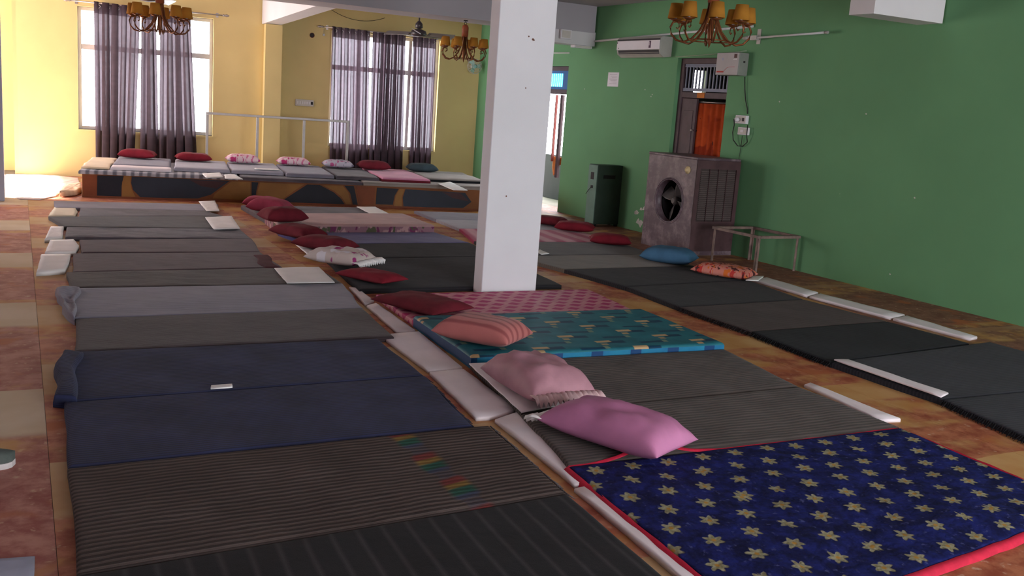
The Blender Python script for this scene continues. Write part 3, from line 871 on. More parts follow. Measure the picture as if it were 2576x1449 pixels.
# quilted hump where the mauve pillow pushes the far edge up
for (mat_o, p0, p1, out, n) in ((LR[1], LB[1][1], LB[2][1], (1, 0), 46), (LR[2], (1.968, 4.123), LB[3][1], (1, 0), 46),
                                (MR[1], MBn[1][1], MBn[2][1], (1, 0), 46), (MR[2], MBn[2][1], MBn[3][1], (1, 0), 52),
                                (RR[0], RB[0][0], RB[1][0], (-1, 0), 46), (RR[2], RB[2][0], RB[3][0], (-1, 0), 46), (RR[3], RB[3][0], RB[4][0], (-1, 0), 40)):
    fringe(mat_o, p0, p1, out, n, B['taupe_plain'] if mat_o in (LR[1], MR[1], MR[2]) else (B['navy'] if mat_o is LR[2] else B['coal']), seed=n)

# the navy flap and the crumpled grey sheet end on the left
pad('flap', '', '', ((0.122, 5.008), (0.248, 4.945), (0.307, 5.818), (0.197, 5.901)), 0.068, B['navy2'], rip=0.012, wob=0.05, seed=4, nx=10, ny=20, parent=LR[3])
pad('crumpled_end', '', '', ((0.228, 7.050), (0.319, 6.710), (0.368, 7.681), (0.226, 7.668)), 0.072, B['light_grey'], rip=0.035, wob=0.07, seed=9, nx=10, ny=16, parent=LR[5])

rd = pad('reddish_end', '', '', ((1.924, 8.490), (2.062, 8.482), (2.084, 9.145), (1.951, 9.149)), 0.012, plain('faded_maroon_cloth', (88, 52, 58), 0.95, 0.15), rip=0.003, wob=0.05, seed=3, z0=TH-0.004, nx=10, ny=10, parent=LR[7])
rd['label'] = 'faded maroon end of the blanket'

# ------------------------------------------------------------------ white foam mats and cloths that stick out between the rows
GF = 'white foam mats sticking out from under the mattresses'
FO = [('white foam strip beside the light grey sheeted mattress', [(2.439, 7.683), (2.490, 7.627), (2.465, 7.111), (2.356, 6.994)]),
      ('white foam wedge at the right end of the taupe mattress', [(2.351, 6.952), (2.454, 7.038), (2.436, 6.128), (2.297, 6.118)]),
      ('white foam mat at the right end of the farther navy mattress', [(2.149, 6.054), (2.445, 6.091), (2.377, 5.180), (2.144, 5.161)]),
      ('white foam mat at the right end of the nearer navy mattress', [(2.141, 5.128), (2.368, 5.147), (2.335, 4.362), (2.137, 4.280), (2.061, 4.286)]),
      ('white foam mat at the right end of the rainbow-banded mattress', [(2.145, 4.239), (2.335, 4.334), (2.236, 3.658), (2.191, 3.366), (2.107, 3.360)]),
      ('white foam mat at the right end of the black striped mattress', [(2.085, 3.326), (2.182, 3.341), (2.152, 2.417), (2.039, 2.433)]),
      ('long white foam strip at the right end of the taupe mattress beside the blue quilt', [(4.348, 4.356), (4.420, 4.383), (4.415, 3.657), (4.275, 3.680)]),
      ('white foam strip at the left end of the blue charcoal mattress', [(5.021, 4.809), (5.105, 4.855), (5.141, 3.953), (5.035, 3.912)]),
      ('white foam strip at the right end of the nearer charcoal mattress by the green wall', [(6.711, 7.641), (6.986, 7.726), (6.940, 6.926), (6.683, 6.806)]),
      ('white foam strip at the right end of the brown grey mattress by the green wall', [(6.679, 6.770), (6.926, 6.889), (7.018, 5.936), (6.749, 5.853)]),
      ('white foam strip at the right end of the coal black mattress by the green wall', [(6.745, 5.823), (7.005, 5.906), (6.943, 5.131), (6.798, 5.092)])]
for k, (lab, poly) in enumerate(FO):
    slab('foam_mat', lab, 'foam mat', poly, 0.0, 0.022, M_foam, GF, 0.003, k)
slab('foam_mat', 'white foam strip over the left end of the blue charcoal mattress', 'foam mat', [(4.916, 4.683), (5.019, 4.661), (5.047, 3.863), (4.929, 3.818)], 0.056, 0.010, M_foam, GF, 0.002, 31)
GW = 'white pads laid on the ends of the left row'
WP = [('cream white pad at the left end of the brown grey mattress', [(0.274, 11.852), (0.358, 12.652), (0.585, 12.722), (0.595, 12.309), (0.549, 11.880)], 0.0),
      ('small white pad at the left end of the crumpled grey mattress', [(0.200, 10.141), (0.280, 11.036), (0.400, 11.043), (0.361, 10.296)], 0.0),
      ('white pad with a rounded right end on the farther plum mattress', [(0.183, 9.359), (0.247, 10.117), (0.454, 10.170), (0.483, 9.780), (0.434, 9.396)], 0.0),
      ('largest white pad at the left end of the nearer plum mattress', [(0.102, 8.439), (0.156, 9.296), (0.391, 9.311), (0.359, 8.864), (0.312, 8.512)], 0.0)]
for k, (lab, poly, z) in enumerate(WP):
    slab('foam_pad', lab, 'pad', poly, z, 0.036, M_cloth_white if k else plain('cream_cotton', (226, 216, 192), 0.95, 0.04), GW, 0.004, k+3)
GT = 'white cloths spread on the mattresses'
WT = [('white cloth on the far right corner of the left row near the stage', [(2.050, 12.328), (2.119, 13.336), (2.352, 13.466), (2.211, 12.347)], TH+0.010),
      ('white towel on the right end of the dark grey mattress', [(1.868, 10.743), (1.937, 11.724), (2.270, 11.864), (2.162, 10.818)], TH+0.010),
      ('large white cloth on the right end of the olive taupe mattress', [(1.922, 7.702), (1.977, 8.388), (2.382, 8.403), (2.319, 7.699)], TH+0.010),
      ('white sheet under the frilled pink pillow', [(2.278, 4.204), (2.392, 5.123), (2.975, 5.084), (2.705, 4.291)], TH+0.012),
      ('white cloth on the far end of the middle row near the stage', [(4.089, 12.046), (4.139, 12.847), (4.421, 12.885), (4.336, 11.834), (4.191, 11.821)], 0.075),
      ('small white cloth on the head of the dark mattress beside the maroon pillows', [(2.443, 8.798), (2.499, 9.750), (2.624, 9.803), (2.592, 9.202)], TH+0.010),
      ('small white cloth just right of the white pillar', [(5.001, 9.145), (5.130, 9.330), (5.105, 9.063), (4.981, 9.015)], TH+0.010),
      ('small white cloth at the end of the white strip by the orange floral pillow', [(6.442, 7.419), (6.661, 7.593), (6.835, 7.601), (6.577, 7.386)], TH+0.010)]
for k, (lab, poly, z) in enumerate(WT):
    slab('cloth', lab, 'cloth', poly, z, 0.008, M_cloth_white if k < 3 or k > 3 else M_foam, GT, 0.004, k+20)
slab('paper_strip', 'small white strip lying on the seam between the navy mattresses', 'strip', [(0.857, 4.957), (0.869, 5.013), (0.977, 5.017), (0.968, 4.960)], TH+0.012, 0.006, M_cloth_white)
slab('floor_cloth', 'pale blue white cloth on the floor at the lower left corner', 'cloth', [(-0.149, 3.240), (-0.142, 3.402), (0.020, 3.378), (0.013, 3.185)], 0.001, 0.004, plain('pale_blue_cloth', (170, 176, 196), 0.9, 0.12), None, 0.002, 44)
slab('sun_patch_sheet', 'pale sheet added to brighten the sunlit floor left of the stage', 'sheet', [(-0.167, 14.158), (-0.181, 16.881), (0.400, 17.077), (0.815, 16.625), (0.790, 15.377), (0.591, 15.274), (0.418, 14.044), (0.222, 13.610), (-0.002, 13.657)], 0.001, 0.012, plain('bright_sun_patch_sheet', (240, 222, 214), 0.85, 0.05), None, 0.008, 8)  # pale sheet added so the sun patch looks bright by its colour
# ------------------------------------------------------------------ pillows on the floor rows
GP_ = 'pillows on the floor mattresses'
PI = [('rose red pillow farthest back in the middle row', (2.842, 12.767), 0.50, 0.34, 0.13, -20, M_rosered, 0.075, 0),
      ('rose red pillow in front of the farthest one in the middle row', (2.808, 12.224), 0.50, 0.36, 0.17, -35, M_rosered, 0.075, 1),
      ('maroon pillow on the thick pale pink mattress', (2.626, 10.806), 0.48, 0.36, 0.16, 8, M_red, 0.145, 2),
      ('maroon pillow on the far side of the violet blue mattress', (2.666, 10.265), 0.55, 0.36, 0.13, -62, M_red, TH+0.012, 3),
      ('maroon pillow on the near side of the violet blue mattress', (2.710, 9.370), 0.58, 0.38, 0.13, -55, M_red, TH+0.022, 4),
      ('flat bright maroon pillow on the dark mattress behind the white pillar', (2.676, 7.813), 0.55, 0.34, 0.08, -62, M_red2, TH+0.010, 5),
      ('big flat maroon pillow on the pink lattice mattress', (2.695, 6.676), 0.66, 0.46, 0.09, -66, M_red, TH+0.012, 6),
      ('maroon pillow farthest back in the right row beside the white pillar', (6.401, 11.434), 0.48, 0.34, 0.12, -50, M_red, TH+0.012, 8),
      ('maroon pillow in front of the green steel cabinet', (6.470, 10.866), 0.52, 0.36, 0.12, -35, M_red2, TH+0.012, 9),
      ('maroon pillow on the dark mattress left of the air cooler', (6.329, 9.776), 0.50, 0.36, 0.12, -30, M_red2, TH+0.010, 10),
      ('slate blue pillow at the foot of the air cooler', (6.274, 8.490), 0.56, 0.42, 0.17, -50, M_blue, TH+0.010, 11)]
for lab, p, L, Wd, h, ang, m, z, sd in PI:
    pillow(lab, p, L, Wd, h, ang, m, z, GP_, sd)
pillow('white pillow with pink marks and a ragged edge in the middle row', (2.630, 8.559), 0.54, 0.42, 0.14, -50, B['white_pink'], TH+0.022, GP_, 13, wr=0.02, frill=(1, M_cloth_white))
pillow('salmon striped pillow on the teal mattress', (2.649, 5.497), 0.54, 0.40, 0.16, -52, B['salmon'], 0.098, GP_, 14)
pillow('dusty pink pillow with a lace frill on the white sheet', (2.518, 4.501), 0.60, 0.40, 0.19, -88, M_dusty, TH+0.022, GP_, 15, wr=0.022, frill=(1, M_frill))
pillow('mauve satin pillow against the edge of the blue daisy quilt', (2.535, 3.710), 0.68, 0.38, 0.17, -66, M_mauve, TH+0.010, GP_, 16, wr=0.018, frill=(-1, M_cloth_white))
pillow('orange and red floral pillow at the foot of the metal stand', (6.382, 7.687), 0.60, 0.36, 0.12, -58, B['floral_orange'], TH+0.010, GP_, 17)

# ------------------------------------------------------------------ the low stage in front of the back windows
SROT = math.atan((-0.14257))
def SP(x, back=0.0, z=0.0):
    """point on the stage front at x, `back` metres behind the front"""
    return (x - back*math.sin(SROT), (14.16421) + (-0.14257)*x + back*math.cos(SROT), z)
SX0, SX1, SD, SH = 0.74, 6.62, 1.95, 0.315
stage = empty('stage', SP(SX0), SROT); tag(stage, 'low wooden stage with an orange and navy painted front', 'stage')
LS_ = (SX1-SX0)/math.cos(SROT)
M_st = plain('orange_brown_stage_paint', (130, 80, 44), 0.6, 0.16, 3, 0.1)
M_st2 = plain('mustard_stage_paint', (146, 104, 54), 0.6, 0.14, 3)
M_navy = plain('navy_stage_paint', (34, 36, 46), 0.55, 0.15, 3)
M_slate = plain('slate_stage_paint', (44, 50, 62), 0.55, 0.18, 2)
M_maroon = plain('maroon_stage_paint', (72, 44, 46), 0.55, 0.15, 3)
M_rust = plain('rust_orange_stage_paint', (126, 70, 42), 0.6, 0.14, 3)
MB().box(0, LS_, 0.0, SD, 0, SH).build('body', M_st, stage, bevel=0.004)
SHAPES = [(M_navy, [(0.926, 14.032, 0.299), (1.247, 13.986, 0.303), (1.222, 13.990, 0.168), (1.217, 13.991, 0.024), (0.919, 14.033, 0.017)]),
          (M_rust, [(0.753, 14.057, 0.296), (0.921, 14.033, 0.299), (0.919, 14.033, 0.017), (0.754, 14.057, 0.011)]),
          (M_st2, [(1.252, 13.986, 0.303), (1.336, 13.974, 0.307), (1.331, 13.974, 0.221), (1.346, 13.972, 0.136), (1.395, 13.965, 0.025), (1.227, 13.989, 0.019), (1.227, 13.989, 0.217)]),
          (M_slate, [(1.351, 13.972, 0.302), (2.604, 13.793, 0.298), (2.356, 13.828, 0.095), (2.185, 13.853, 0.038), (1.460, 13.956, 0.022), (1.365, 13.970, 0.121), (1.341, 13.973, 0.216)]),
          (M_st2, [(2.630, 13.789, 0.293), (2.879, 13.754, 0.293), (2.884, 13.753, 0.037), (2.382, 13.825, 0.046), (2.408, 13.821, 0.108)]),
          (M_navy, [(2.895, 13.752, 0.294), (2.985, 13.739, 0.292), (2.961, 13.742, 0.174), (2.943, 13.745, 0.017), (2.900, 13.751, 0.015)]),
          (M_st2, [(3.007, 13.736, 0.293), (3.610, 13.650, 0.291), (3.475, 13.669, 0.195), (3.326, 13.690, 0.076), (3.327, 13.690, 0.025), (2.964, 13.742, 0.023), (2.977, 13.740, 0.175)]),
          (M_navy, [(3.654, 13.643, 0.292), (3.826, 13.619, 0.294), (4.031, 13.590, 0.194), (4.136, 13.575, 0.106), (4.190, 13.567, 0.027), (3.349, 13.687, 0.026), (3.347, 13.687, 0.071)]),
          (M_st2, [(3.871, 13.612, 0.290), (4.151, 13.572, 0.296), (4.234, 13.561, 0.202), (4.287, 13.553, 0.025), (4.213, 13.564, 0.022), (4.135, 13.575, 0.141), (4.030, 13.590, 0.217)]),
          (M_navy, [(4.174, 13.569, 0.297), (4.310, 13.550, 0.297), (4.330, 13.547, 0.229), (4.379, 13.540, 0.023), (4.310, 13.550, 0.020), (4.263, 13.556, 0.192)]),
          (M_rust, [(4.339, 13.546, 0.298), (4.620, 13.506, 0.293), (4.614, 13.506, 0.043), (4.396, 13.538, 0.029)]),
          (M_navy, [(4.644, 13.502, 0.288), (4.964, 13.456, 0.284), (4.911, 13.464, 0.182), (4.888, 13.467, 0.046), (4.637, 13.503, 0.043)]),
          (M_st2, [(4.976, 13.455, 0.284), (5.053, 13.444, 0.281), (5.017, 13.449, 0.174), (5.024, 13.448, 0.028), (4.906, 13.465, 0.030), (4.923, 13.462, 0.177)]),
          (M_slate, [(5.065, 13.442, 0.282), (5.969, 13.313, 0.265), (6.076, 13.298, 0.131), (5.953, 13.316, 0.036), (5.048, 13.445, 0.023), (5.030, 13.447, 0.157)])]
def inv_stage(p):
    d = Vector(p) - Vector(SP(SX0))
    return (d.x*math.cos(SROT)+d.y*math.sin(SROT), d.z)
for k, (m, poly) in enumerate(SHAPES):
    pts = []
    for p in poly:
        x, z = inv_stage(p); pts.append((min(max(x, 0.003), LS_-0.003), -0.004, min(max(z, 0.004), SH-0.004)))
    MB().prism(pts, (0, 0.0038, 0)).build('painted_shape', m, stage)
for poly in ([(2.085, 13.867, 0.286), (2.562, 13.799, 0.285), (2.433, 13.817, 0.186), (2.225, 13.847, 0.210)], [(5.615, 13.364, 0.263), (5.896, 13.324, 0.256), (6.039, 13.303, 0.136), (5.778, 13.340, 0.180)]):
    pts = [(inv_stage(p)[0], -0.0065, max(0.02, min(SH-0.01, inv_stage(p)[1]))) for p in poly]
    MB().prism(pts, (0, 0.0022, 0)).build('painted_shape', M_maroon, stage)
MB().box(0.0, LS_, -0.012, -0.001, 0.0, 0.028).build('skirting', M_rust, stage)

def on_stage(x, back): return SP(x, back)[:2]
ZS = SH
GS = 'bedding laid out on the stage'
def smat(lab, xa, xb, ba, bb, m, z, th, rip=0.004, wob=0.012, sd=0, name='mattress', cat='mattress'):
    return pad(name, lab, cat, (on_stage(xa, ba), on_stage(xb, ba), on_stage(xb, bb), on_stage(xa, bb)), th, m, GS, rip=rip, wob=wob, seed=sd, z0=z, nx=30, ny=14, edge=0.55)
smat('grey ribbed mat hanging over the left part of the stage front', 0.70, 2.72, -0.05, 1.9, B['rib'], ZS, 0.052, 0.004, 0.02, 1, 'stage_mat', 'mat')
smat('plain grey mat along the middle of the stage front', 2.74, 4.42, -0.04, 1.9, B['mid_grey'], ZS, 0.050, 0.003, 0.02, 2, 'stage_mat', 'mat')
smat('beige grey mat along the right part of the stage front', 4.44, 6.50, -0.04, 1.9, B['beige_grey'], ZS, 0.055, 0.003, 0.02, 3, 'stage_mat', 'mat')
Z2 = ZS+0.058
smat('cream sheet on the sunlit left end of the stage', 0.72, 1.06, 0.12, 1.8, B['cream'], Z2, 0.03, 0.006, 0.03, 4, 'sheet', 'sheet')
smat('white foam mat under the leftmost stage bed', 1.08, 1.84, 0.10, 0.42, M_foam, Z2, 0.045, 0.003, 0.01, 5, 'foam_mat', 'foam mat')
smat('grey bed on the stage with the leftmost maroon pillow', 1.08, 1.82, 0.44, 1.86, B['light_grey'], Z2, 0.055, 0.005, 0.012, 6)
smat('lavender grey bed on the stage with the second maroon pillow', 1.88, 2.62, 0.34, 1.86, B['lavender'], Z2, 0.055, 0.005, 0.015, 7)
smat('lavender grey bed on the stage with the pink and white pillow', 2.64, 3.36, 0.34, 1.86, B['lavender'], Z2, 0.055, 0.005, 0.015, 8)
smat('mid grey bed on the stage below the railing', 3.38, 4.06, 0.20, 1.86, B['light_grey'], Z2, 0.055, 0.006, 0.015, 9)
smat('dark grey bed on the stage with the grey and pink pillow', 4.08, 4.72, 0.16, 1.86, B['mid_grey'], Z2, 0.050, 0.012, 0.03, 10)
smat('rose pink sheeted bed on the stage', 4.74, 5.46, 0.10, 1.86, [B['rose'], M_red], Z2, 0.060, 0.010, 0.03, 11)
smat('dark bed at the right end of the stage', 5.48, 6.42, 0.42, 1.86, [B['beige_grey'], B['coal']], Z2, 0.060, 0.012, 0.04, 12)
Z3 = Z2+0.068
for k, (lab, x, back, L, Wd, h, m) in enumerate((
        ('leftmost maroon pillow on the stage', 1.36, 1.55, 0.52, 0.36, 0.13, M_red2),
        ('second maroon pillow from the left on the stage', 2.14, 1.50, 0.52, 0.36, 0.12, M_red2),
        ('pink and white print pillow on the stage by the first railing post', 2.86, 1.58, 0.50, 0.36, 0.13, B['floral_pink_white']),
        ('pale pink print pillow on the stage between two railing posts', 3.62, 1.60, 0.50, 0.36, 0.12, B['floral_pink_white']),
        ('grey and pink print pillow on the stage by the last railing post', 4.30, 1.55, 0.48, 0.36, 0.12, B['floral_grey_pink']),
        ('maroon pillow on the stage in front of the right curtains', 4.86, 1.50, 0.52, 0.38, 0.14, M_red),
        ('dark teal pillow on the stage near the far right corner', 5.66, 1.55, 0.50, 0.38, 0.13, M_tealdark))):
    pillow(lab, on_stage(x, back), L, Wd, h, math.degrees(SROT)+(k*37 % 13)-6, m, Z3, 'pillows on the stage', k+40)
def scloth(lab, poly, z, m=M_cloth_white, sd=0): slab('cloth', lab, 'cloth', poly, z, 0.010, m, 'white cloths on the stage', 0.004, sd)
scloth('white cloth at the front edge of the stage, left of two', [(2.202, 13.273), (2.244, 13.850), (2.528, 14.128), (2.451, 13.462)], Z2+0.001, sd=1)
scloth('white cloth at the front edge of the stage, right of two', [(2.437, 13.238), (2.523, 13.770), (2.684, 13.884), (2.663, 13.200)], Z2+0.002, sd=2)
scloth('white cloth at the right end of the stage front', [(5.424, 12.511), (5.567, 13.420), (5.900, 13.749), (5.643, 12.509)], Z2+0.004, sd=3)
slab('cloth', 'thin white cloth lying on the grey stage bed below the railing', 'cloth', [on_stage(2.95, 0.40), on_stage(3.32, 0.40), on_stage(3.30, 0.58), on_stage(2.97, 0.56)], Z3, 0.008, M_cloth_white, 'white cloths on the stage', 0.003, 7)
# folded bundle leaning at the left foot of the stage
slab('folded_cloth', 'folded pale cloth bundle at the left foot of the stage', 'cloth', [(0.463, 13.961), (0.601, 15.011), (0.784, 15.267), (0.755, 14.441), (0.661, 14.137)], 0.014, 0.07, B['cream'], None, 0.02, 5)

# railing behind the stage beds
rail = empty('railing', (2.683, 16.150, 0.320), BROT); rl = rail.location.copy(); rail.location = (rl.x, rl.y, 0.0)
tag(rail, 'grey steel pipe railing standing behind the stage beds', 'railing')
XR = [0.0, 0.78, 1.53, 2.26]
for x in XR: MB().box(x-0.020, x+0.020, -0.02, 0.02, 0.0, 1.12).build('post', M_steel, rail, bevel=0.004)
MB().box(-0.021, 2.281, -0.021, 0.021, 1.121, 1.158).build('top_rail', M_steel, rail, bevel=0.004)

# ------------------------------------------------------------------ air cooler, steel cabinet, metal stand
M_cool = Mat('plum_grey_cooler_paint', 0.42, 0.45)
nzm = M_cool.noise(5, 6, rough=0.7)
M_cool.color(M_cool.mix(nzm.smooth(0.42, 0.68), lin((88, 70, 78)), lin((134, 116, 122))))
M_cool.bump(M_cool.noise(18, 4), 0.25, 0.004); M_cool = M_cool.m
M_cool2 = plain('dark_plum_cooler_paint', (82, 60, 62), 0.6, 0.2, 6, 0.15, 20)
M_slat = plain('dull_cooler_slats', (100, 88, 86), 0.6, 0.15, 10)
M_blackm = plain('black_fan_housing', (38, 34, 36), 0.6, 0.2)
M_greyf = plain('grey_fan_blade', (98, 94, 92), 0.45, 0.1)
# front faces the mattresses (-x); local x runs along +y (depth), local y into the room
cz = GP(9.66, 0.70)
ck = empty('air_cooler', (cz[0], cz[1], 0), GROT); tag(ck, 'tall plum grey air cooler with a round fan opening and louvred side', 'air cooler')
CW, CD, CHt = 0.47, 0.66, 1.13     # half widths along the wall, depth, height
# body shell: back, sides, top and a front with a round hole
mb = MB(); h0 = 0.30
n = 40; R_ = 0.275; zc = 0.60
ring = [(R_*math.cos(2*math.pi*k/n), zc+R_*math.sin(2*math.pi*k/n)) for k in range(n)]
sq = []
for k in range(n):
    c, s = math.cos(2*math.pi*k/n), math.sin(2*math.pi*k/n)
    t = min(CW/abs(c) if abs(c) > 1e-6 else 9e9, ((CHt-zc) if s > 0 else (zc-h0))/abs(s) if abs(s) > 1e-6 else 9e9)
    sq.append((c*t, zc+s*t))
b = len(mb.v)
for (x, z) in ring: mb.v.append((x, 0.0, z))
for (x, z) in sq: mb.v.append((x, 0.0, z))
for k in range(n): mb.face([b+k, b+n+k, b+n+(k+1) % n, b+(k+1) % n])
b2 = len(mb.v)
for (x, z) in ring: mb.v.append((x*0.93, -0.09, zc+(z-zc)*0.93))
for k in range(n): mb.face([b+k, b+(k+1) % n, b2+(k+1) % n, b2+k], True)
for sx, zz in ((1, CHt), (-1, CHt), (1, h0), (-1, h0)):      # the four corners of the front
    pa = max([k for k in range(n) if sq[k][0]*sx > CW-1e-6], key=lambda k: sq[k][1] if zz == CHt else -sq[k][1])
    pb_ = max([k for k in range(n) if abs(sq[k][1]-zz) < 1e-6], key=lambda k: sq[k][0]*sx)
    mb.v.append((sx*CW, 0.0, zz)); mb.face([b+n+pa, len(mb.v)-1, b+n+pb_])
mb.build('front_panel', M_cool, ck)
MB().box(-CW, CW, -0.002, 0.0, 0.0, h0).box(-CW, CW, -CD, -0.002, 0.0, 0.05).build('tank', M_cool, ck)
MB().box(-CW, CW, -CD, 0.012, CHt, CHt+0.03).build('top', M_cool, ck, bevel=0.008)
MB().box(-CW, CW, -CD, -CD+0.01, 0.05, CHt).build('back_panel', M_cool2, ck)
MB().box(CW-0.01, CW, -CD+0.01, -0.002, 0.05, CHt).build('far_side', M_cool2, ck)
MB().box(-CW, -CW+0.01, -CD+0.01, -0.002, 0.05, 0.36).build('near_tank_side', M_cool2, ck)
sf = MB().box(-CW-0.004, -CW+0.012, -0.055, 0.0, 0.36, CHt).box(-CW-0.004, -CW+0.012, -CD, -CD+0.055, 0.36, CHt)
sf.box(-CW-0.004, -CW+0.012, -CD+0.055, -0.055, 0.36, 0.41).box(-CW-0.004, -CW+0.012, -CD+0.055, -0.055, CHt-0.10, CHt)
side = sf.build('side_frame', M_cool2, ck)
MB().box(-CW+0.015, -CW+0.02, -CD+0.05, -0.05, 0.40, CHt-0.09).build('cooling_pad', plain('dark_cooling_pad', (70, 60, 58), 0.95), ck)
for j in range(4):
    ya = -CD+0.065+j*0.134
    for i in range(26):
        z = 0.43+i*0.0225
        MB().prism([(-CW-0.002, ya, z), (-CW+0.012, ya, z+0.014), (-CW+0.014, ya, z+0.014), (-CW+0.001, ya, z)], (0, 0.12, 0)).build('louvre', M_slat, side)
for k in range(3):
    MB().box(-CW-0.003, -CW+0.010, -CD+0.19+k*0.134, -CD+0.196+k*0.134, 0.41, CHt-0.10).build('side_rib', M_cool2, side)
fan = empty('fan', (0, -0.06, zc), 0, ck)
MB().lathe([(0.252, -0.04), (0.252, -0.30)], 36, axis='y', cap=False).lathe([(0.252, -0.30), (0.01, -0.30)], 36, axis='y', cap=False).build('housing', M_blackm, fan)
MB().lathe([(0.03, 0.0), (0.055, -0.03), (0.055, -0.12)], 18, axis='y').build('hub', M_greyf, fan)
for k in range(4):
    t = math.pi/2*k+0.5; c, s = math.cos(t), math.sin(t)
    def rp(r, w, y): return (r*c-w*s, y, r*s+w*c)
    MB().prism([rp(0.045, -0.03, -0.03), rp(0.14, -0.07, -0.02), rp(0.235, -0.085, -0.015), rp(0.235, 0.06, -0.10), rp(0.14, 0.055, -0.10), rp(0.045, 0.03, -0.09)], (0, -0.004, 0)).build('blade', M_greyf, fan)
for r in (0.260, 0.276):
    MB().tube([(r*math.cos(t), 0.062, r*math.sin(t)) for t in [2*math.pi*q/40 for q in range(41)]], 0.008, 6, False).build('rim', M_cool, fan)
kb = MB().lathe([(0.045, 0.0), (0.045, 0.012), (0.02, 0.016), (0.018, 0.04), (0.01, 0.042)], 16, (-0.31, 0.0, 1.0), 'y').build('control_knob', plain('yellowed_knob', (206, 184, 140), 0.5), ck)

gc = GP(11.77, 0.42)
cb = empty('steel_cabinet', (gc[0], gc[1], 0), GROT); tag(cb, 'narrow grey green steel cabinet standing against the green wall', 'cabinet')
M_cab = plain('grey_green_steel', (110, 140, 126), 0.45, 0.08, 5, 0.08, 30)
M_cabd = plain('green_black_steel', (64, 80, 70), 0.5, 0.1, 5)
MB().box(-0.11, 0.11, -0.42, 0.0, 0.03, 0.87).build('body', M_cabd, cb, bevel=0.006)
MB().box(-0.108, 0.108, 0.001, 0.014, 0.04, 0.86).build('front_door', M_cab, cb, bevel=0.004)
MB().box(-0.035, 0.04, 0.0145, 0.018, 0.66, 0.76).build('display', M_dark, cb)
MB().box(-0.03, 0.02, 0.0145, 0.020, 0.535, 0.575).build('socket', M_dark, cb)
MB().box(-0.1145, -0.110, -0.30, -0.10, 0.68, 0.73).build('vent', M_dark, cb)
MB().tube([(0.0, 0.02, 0.55), (0.05, 0.04, 0.49), (0.11, 0.03, 0.44)], 0.004, 6).build('cable', M_dark, cb)
for sx in (-0.085, 0.085):
    for sy in (-0.39, -0.03): MB().box(sx-0.02, sx+0.02, sy-0.02, sy+0.02, 0, 0.03).build('foot', M_dark, cb)

st = empty('metal_stand', GP(8.50, 0.34), GROT); tag(st, 'rusty steel stand with an open top and four thin legs by the green wall', 'stand')
M_rusty = plain('rusty_angle_steel', (128, 108, 100), 0.6, 0.3, 9, 0.2, 40)
SHt = 0.37
for sx in (-0.37, 0.37):
    for sy in (-0.30, 0.30):
        a = MB(); e = 0.032; tx = 0.005; ix = -1 if sx > 0 else 1; iy = -1 if sy > 0 else 1
        a.box(min(sx, sx+ix*e), max(sx, sx+ix*e), min(sy, sy+iy*tx), max(sy, sy+iy*tx), 0, SHt)
        a.box(min(sx, sx+ix*tx), max(sx, sx+ix*tx), min(sy, sy+iy*e), max(sy, sy+iy*e), 0, SHt)
        a.build('leg', M_rusty, st)
for sy in (-0.30, 0.30): MB().box(-0.38, 0.38, sy-0.018, sy+0.018, SHt, SHt+0.03).build('top_bar', M_rusty, st)
for sx in (-0.37, 0.37): MB().box(sx-0.018, sx+0.018, -0.282, 0.282, SHt, SHt+0.03).build('top_bar', M_rusty, st)

# ------------------------------------------------------------------ things on the green wall
M_acw = plain('white_ac_plastic', (226, 222, 226), 0.4, 0.03)
M_acg = plain('aged_ac_plastic', (170, 168, 160), 0.5, 0.06)
ac = empty('air_conditioner', GP(10.82, 0.0, 2.36), GROT); tag(ac, 'white split air conditioner high on the green wall', 'air conditioner')
prof = [(0.0, 0.02), (0.12, 0.0), (0.185, 0.04), (0.20, 0.09), (0.20, 0.24), (0.17, 0.272), (0.0, 0.272)]
MB().prism([(0.0, y, z) for y, z in prof][::-1], (0.98, 0, 0)).build('body', M_acg, ac, bevel=0.004)
MB().box(0.004, 0.976, 0.201, 0.209, 0.10, 0.218).build('front_panel', M_acw, ac, bevel=0.003)
MB().box(0.004, 0.976, 0.2005, 0.204, 0.220, 0.240).build('top_slot', M_dark, ac)
MB().prism([(0.02, 0.140, 0.0122), (0.02, 0.196, 0.062), (0.02, 0.2005, 0.062), (0.02, 0.143, 0.009)], (0.94, 0, 0)).build('louvre', M_acg, ac)
MB().prism([(0.02, 0.187, 0.045), (0.02, 0.203, 0.093), (0.02, 0.206, 0.093), (0.02, 0.191, 0.043)], (0.92, 0, 0)).build('outlet_slot', M_dark, ac)
lb = MB().box(0.19, 0.235, 0.2095, 0.2105, 0.118, 0.208).build('energy_label', plain('purple_grey_label', (92, 72, 88), 0.6, 0.4, 30), ac)
lb['label'] = 'dark printed energy label'
MB().box(0.215, 0.232, 0.2106, 0.2112, 0.150, 0.200).build('label_print', plain('pale_label_print', (196, 186, 196), 0.6), lb)
MB().lathe([(0.008, 0.2095), (0.008, 0.2105)], 8, (0.93, 0, 0.122), 'y').build('badge', M_dark, ac)
MB().box(0.955, 0.968, 0.2095, 0.2105, 0.185, 0.205).build('badge', M_dark, ac)

